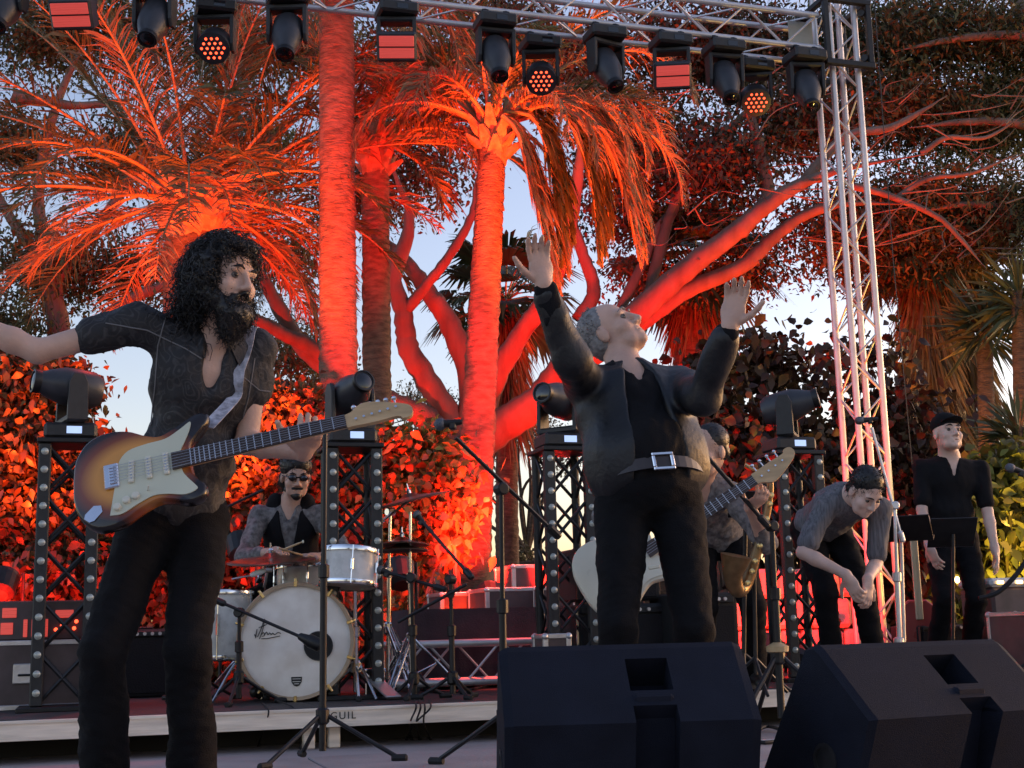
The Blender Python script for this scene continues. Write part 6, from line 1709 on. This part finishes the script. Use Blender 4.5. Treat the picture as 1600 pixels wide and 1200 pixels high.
gl_.build('sunglasses', M['lens_dark'], body, o)
bd_ = Vol(.006, .015); bd_.cap(L_(-.05, .035, -.075), L_(0, .075, -.108), .020, .022); bd_.cap(L_(.05, .035, -.075), L_(0, .075, -.108), .020, .022); bd_.cap(L_(-.028, .09, -.062), L_(.028, .09, -.062), .008); bd_.build('beard', M['hair_dark'], body, o)
for nm_, wq, dr, lb in (('r', 'rw', V(.5, -.7, .10), 'left'), ('l', 'lw', V(-.35, -.8, .1), 'right')):
    p = d[wq]+nrm(d[nm_+'hd'])*.08; k_ = thing('drum_stick', 'wooden drum stick in the hand of the drummer, the '+lb+' one', 'drum stick', p)
    MB().tube([p-nrm(dr)*.10, p+nrm(dr)*.22, p+nrm(dr)*.27], [.007, .006, .003], 8).build('shaft', M['maple'], k_, p)
    MB().ball(p+nrm(dr)*.275, (.006, .006, .009), 8, 6).build('tip', M['cream_plastic'], k_, p)

# ================================================================== the bass player
b = dict(head=P(1106, 703, 6.48), face=V(-.72, -.62, -.20), hup=V(-.12, -.30, 1), neck=P(1090, 752, 6.62), pelvis=P(1120, 842, 6.98), front=V(-.2, -1, 0),
         rs=P(1034, 776, 6.56), ls=P(1142, 774, 6.62), rhip=P(1092, 846, 7.0), lhip=P(1146, 846, 7.0), toe=V(0, -1, 0))
b['re'], b['rw'] = ik(b['rs'], P(985, 850, 6.30), .31, .27, (-1, .3, .1)); b['le'], b['lw'] = ik(b['ls'], P(1172, 792, 6.34), .30, .26, (.6, .2, -1))
for q, x in (('r', 1084), ('l', 1176)):
    an = ground_at(x, 7.0, DECK+.095); b[q+'k'], b[q+'a'] = ik(b[q+'hip'], an, .44, .43, (0, -1, 0))
b['lhd'] = V(.35, -.75, .3); b['lpn'] = V(0, .3, 1); b['rhd'] = V(.6, -.3, -.6); b['rpn'] = V(.2, .8, 0)
root, body, sh, T, H, o = person('bass player bent forward behind the singer in a grey speckled shirt', b, 'grey_print', 'black_denim', 'skin', sleeve=1.4, vneck=.05, seed=51, voxel=.0085, curls=(.75, .5))
L_ = lambda x, y, z: b['head']+H @ np.array([x, y, z])
hv = Vol(.007, .02); hv.ell(L_(0, -.028, .042), (.083, .097, .088), H); hv.ell(L_(0, -.055, -.02), (.080, .055, .05), H); hv.ell(L_(0, .10, .0), (.075, .085, .085), H, k=.015, sub=True)
for q in (-1, 1): hv.ell(L_(.09*q, .005, -.02), (.03, .03, .04), H, k=.01, sub=True)
hv.disp = folds(.006, 110, 4, (1, 1, 1)); fuzz('hair_tuft', hv.build('hair', M['hair_dark'], body, o), 700, .018, .0016, M['hair_dark'], body, o, .002, .3, 4, 17)
M['bass_white'] = mat('bass_white', (.55, .52, .42), .3, var=.08)
bb, bh = P(958, 902, 6.22), P(1238, 716, 6.26)
bl = np.linalg.norm(bh-bb)+.16
guitar('cream bass guitar held behind the singer with its maple headstock to the right', bb, bh, V(-.05, -1, .25), bl, M['bass_white'], 'bass_guitar', (.60, .58, .48), bass=True)
# brown saxophone on its stand
sx = bottom(1178, 6.55); M['sax_brass'] = mat('sax_brass', (.24, .15, .07), .4, .8, var=.35, scale=14)
sa = thing('saxophone', 'dull brown saxophone leaning in a stand right of the bass player', 'saxophone', sx)
pt = [P(1196, 742, 6.5), P(1204, 748, 6.5), P(1203, 775, 6.5), P(1194, 820, 6.5), P(1180, 870, 6.5), P(1166, 912, 6.5), P(1152, 922, 6.45), P(1145, 900, 6.4), P(1150, 868, 6.38)]
MB().tube(spline(pt, 6), np.interp(np.linspace(0, 1, 49), [0, .1, .5, .75, .88, 1], [.008, .010, .026, .036, .045, .075]), 16).build('body_tube', M['sax_brass'], sa, sx, smooth=True)
for i in range(9):
    t = .25+.5*i/9; q = spline(pt, 6)[int(t*48)]; MB().lathe([(.014, 0), (.014, .006), (.006, .008)], q+V(0, -.03-.012*t, 0), (0, -1, 0), 12).build('key_pad', M['gold'], sa, sx)
MB().tube([P(1196, 742, 6.5), P(1178, 734, 6.5), P(1164, 726, 6.5)], [.009, .007, .010], 8).build('mouthpiece', M['gold'], sa, sx)
MB().rod(sx+V(0, 0, .1), P(1178, 880, 6.53), .010).build('stand_post', M['black_metal'], sa, sx)
for k in range(3):
    a = .6+k*2.094; MB().rod(sx+V(0, 0, .18), sx+V(math.cos(a)*.2, math.sin(a)*.2, .01), .008).build('stand_leg', M['black_metal'], sa, sx)

# ================================================================== the bowing man
e = dict(head=P(1352, 768, 7.26), face=V(.28, -.66, -.70), hup=V(.30, -.62, .72), neck=P(1330, 774, 7.40), pelvis=P(1278, 822, 7.80), front=V(.2, -.6, -.7),
         rs=P(1290, 792, 7.40), ls=P(1376, 796, 7.46), rhip=P(1258, 834, 7.82), lhip=P(1304, 834, 7.84), toe=V(.3, -1, 0))
e['re'], e['rw'] = ik(e['rs'], P(1322, 898, 7.22), .30, .26, (-1, .1, -.4)); e['le'], e['lw'] = ik(e['ls'], P(1356, 905, 7.26), .30, .26, (.25, .6, 0))
for q, x in (('r', 1298), ('l', 1368)):
    an = ground_at(x, 7.7, DECK+.095); e[q+'k'], e[q+'a'] = ik(e[q+'hip'], an, .44, .43, (0, -1, 0))
e['rhd'] = V(.4, -.1, -.9); e['lhd'] = V(-.1, -.1, -1); e['rpn'] = V(.5, .6, 0); e['lpn'] = V(-.5, .6, 0)
root, body, sh, T, H, o = person('man bowing deeply in a grey short sleeved shirt left of the silver tower', e, 'grey_stripe', 'black_denim', 'skin_pale', sleeve=.8, vneck=0, seed=61, voxel=.009, curls=(.5, .5))
L_ = lambda x, y, z: e['head']+H @ np.array([x, y, z])
hv = Vol(.007, .02); hv.ell(L_(0, -.022, .050), (.084, .098, .088), H); hv.ell(L_(0, -.055, -.02), (.080, .055, .05), H); hv.ell(L_(0, .10, -.01), (.075, .075, .078), H, k=.015, sub=True)
for q in (-1, 1): hv.ell(L_(.09*q, .005, -.02), (.03, .03, .04), H, k=.01, sub=True)
hv.disp = folds(.009, 90, 14, (1, 1, 1)); fuzz('hair_tuft', hv.build('hair', M['hair_dark'], body, o), 700, .026, .0022, M['hair_dark'], body, o, .004, .4, 4, 7)

# ================================================================== the capped man
c = dict(head=P(1480, 677, 9.14), face=V(.20, -.95, .16), hup=V(.02, .1, 1), neck=P(1483, 713, 9.22), pelvis=P(1483, 838, 9.25), front=V(.1, -1, 0),
         rs=P(1440, 731, 9.22), ls=P(1531, 733, 9.24), rhip=P(1462, 846, 9.25), lhip=P(1506, 846, 9.25), toe=V(0, -1, 0))
c['re'], c['rw'] = ik(c['rs'], P(1452, 862, 9.05), .30, .26, (-.6, .8, 0)); c['le'], c['lw'] = ik(c['ls'], P(1556, 866, 9.10), .30, .26, (.3, 1, 0))
for q, x in (('r', 1458), ('l', 1512)):
    an = ground_at(x, 9.25, DECK+.095); c[q+'k'], c[q+'a'] = ik(c[q+'hip'], an, .44, .43, (0, -1, 0))
c['rhd'] = V(.25, -.25, -1); c['lhd'] = V(.05, -.2, -1); c['rpn'] = V(.8, .3, 0); c['lpn'] = V(-.8, .3, 0)
root, body, sh, T, H, o = person('man in a black cap and black polo shirt standing at the right of the stage', c, 'black_cotton', 'black_denim', 'skin_pale', sleeve=.78, vneck=.13, seed=71, voxel=.009, bulk=1.16, sc=1.07)
L_ = lambda x, y, z: c['head']+H @ (np.array([x, y, z])*1.07)
cv = Vol(.006, .012); cv.ell(L_(0, -.016, .062), (.094, .114, .083), H); cv.box(L_(0, 0, -.05), (.3, .3, .087), H, k=.006)
cp = cv.build('cap', M['black_cotton'], body, o)
br = []
for i in range(11):
    a = -1.15+2.3*i/10; br.append((math.sin(a)*.078, .055+math.cos(a)*.105))
br = [(-.075, .05)]+br+[(.075, .05)]
MB().prism(br, .006, L_(0, 0, .040), np.stack([H[:, 0], H[:, 1]*.985+H[:, 2]*.17, H[:, 2]*.985-H[:, 1]*.17], 1)).build('peak', M['black_cotton'], cp, o)
hv = Vol(.008, .015); hv.ell(L_(0, -.04, .0), (.081, .075, .055), H); hv.ell(L_(0, .07, 0), (.1, .07, .1), H, sub=True, k=.01); hv.build('hair', M['hair_dark'], body, o)
# ------------------------------------------------------------------ red floodlights on the ground behind the stage
def uplight(label, pos, target, power, col=(1, .030, .008), cone=80, blend=.6, group='floodlights lighting the trees', cat='floodlight', size=.12, name='floodlight'):
    pos = np.asarray(pos, float); target = np.asarray(target, float)
    root = thing(name, label, cat, (pos[0], pos[1], 0), group=group)
    d = nrm(target-pos); o = (pos[0], pos[1], 0); F = frame(d)
    MB().lathe([(.055, -.16), (.09, -.13), (.10, 0), (.105, .02), (.09, .022)], pos-d*.05, d, 16).build('can', M['black_metal'], root, o)
    b = MB()
    for s in (-1, 1): b.rod(pos+F[:, 0]*.12*s, V(pos[0], pos[1], .02)+F[:, 0]*.12*s*V(1, 1, 0), .012)
    b.box((pos[0], pos[1], .012), (.28, .2, .02)); b.build('bracket', M['black_metal'], root, o)
    MB().lathe([(.085, 0), (.07, .006)], pos-d*.022, d, 16).build('lens', M['led_face'], root, o)
    L = bpy.data.lights.new('lamp', 'SPOT'); L.energy = power; L.color = col; L.spot_size = R(cone); L.spot_blend = blend; L.shadow_soft_size = size
    lo = bpy.data.objects.new('lamp', L); COL.objects.link(lo); lo.parent = root
    lo.location = Vector(pos+d*.03-np.array(o)); lo.rotation_euler = Vector(-d).to_track_quat('Z', 'Y').to_euler()
    return root
UL = [('red floodlight on the deck behind the left cases', (-3.4, 8.9, .5), P(60, 760, 11), 230, 95),
      ('red floodlight on a stand behind the drums aimed at the left palm crown', (-1.9, 9.3, 1.2), P(290, 290, 12.6), 1300, 58),
      ('red floodlight at the far left aimed at the left palm crown', (-3.5, 9.3, 1.0), P(170, 330, 12.6), 650, 60),
      ('red floodlight behind the drummer aimed up the two straight palm trunks', (-.80, 9.2, 1.0), P(545, 330, 11.8), 800, 44),
      ('red floodlight right of the table aimed at the middle palm crown', (.75, 9.5, 1.0), P(880, 300, 12.0), 2600, 34),
      ('red floodlight behind the table aimed up the middle palm', (.35, 9.4, .6), P(775, 480, 12.2), 900, 58),
      ('red floodlight behind the table aimed at the left forking limbs', (-.2, 9.6, .8), P(680, 520, 15.5), 2600, 46),
      ('red floodlight behind the thick palm aimed at the left limbs', (-1.6, 13.0, .4), P(450, 470, 14.8), 700, 70),
      ('red floodlight behind the amplifiers aimed at the spreading limbs', (1.2, 12.9, .4), P(1030, 420, 15), 1100, 80),
      ('red floodlight behind the bass player aimed at the upper right branches', (2.7, 13.2, .4), P(1230, 260, 15), 480, 62),
      ('amber floodlight near the silver tower aimed at the feathery tree', (4.0, 13.3, .4), P(1450, 330, 15), 260, 85),
      ('red floodlight behind the bass player aimed at the dark bush', (1.75, 9.7, .4), P(1190, 760, 11.6), 210, 100),
      ('red floodlight behind the drummer aimed at the bush', (-1.35, 8.9, .5), P(440, 760, 11), 200, 100),
      ('red floodlight low behind the table aimed at the orange bush', (-.25, 9.2, .4), P(670, 800, 10.7), 80, 80),
      ('red floodlight on the ground before the planter wall', (1.95, 9.7, .3), P(1220, 985, 10.8), 50, 100)]
for lab, q_, t, pw, cone in UL: uplight(lab, V(*q_), t, pw, (1, .085, .012) if 'crown' in lab else (1, .30, .05) if 'amber' in lab else (1, .05, .01) if 'orange' in lab else (1, .014, .006), cone=cone)
uplight('warm garden floodlight lighting the bush at the right edge', V(4.15, 9.4, .35), P(1570, 790, 10.7), 190, (1, .62, .12), 95, group=None)
# the lit wash heads under the beam throw red down onto the backline
WR = [o for o in COL.objects if o.name.startswith('moving_light') and 'wash' in o.get('label', '')]
WR.sort(key=lambda o: o.location[0])
for o, t, pw, cone in zip(WR, (P(70, 985, 7.3), P(800, 950, 9.1), P(1300, 1000, 9.4)), (110, 1200, 90), (34, 26, 34)):
    L = bpy.data.lights.new('lamp', 'SPOT'); L.energy = pw; L.color = (1, .05, .03); L.spot_size = R(cone); L.spot_blend = .6; L.shadow_soft_size = .1
    lo = bpy.data.objects.new('lamp', L); COL.objects.link(lo); lo.parent = o
    w0_ = Vector((0, -.09, -.45)); d_ = (Vector(t)-(o.location+Matrix.Rotation(STA, 3, 'Z') @ w0_)); lo.location = w0_
    lo.rotation_euler = (Matrix.Rotation(-STA, 3, 'Z') @ (-d_)).to_track_quat('Z', 'Y').to_euler()
scene.cycles.use_denoising = True
scene.cycles.max_bounces = 6; scene.cycles.transparent_max_bounces = 4
scene.cycles.sample_clamp_indirect = 6.0
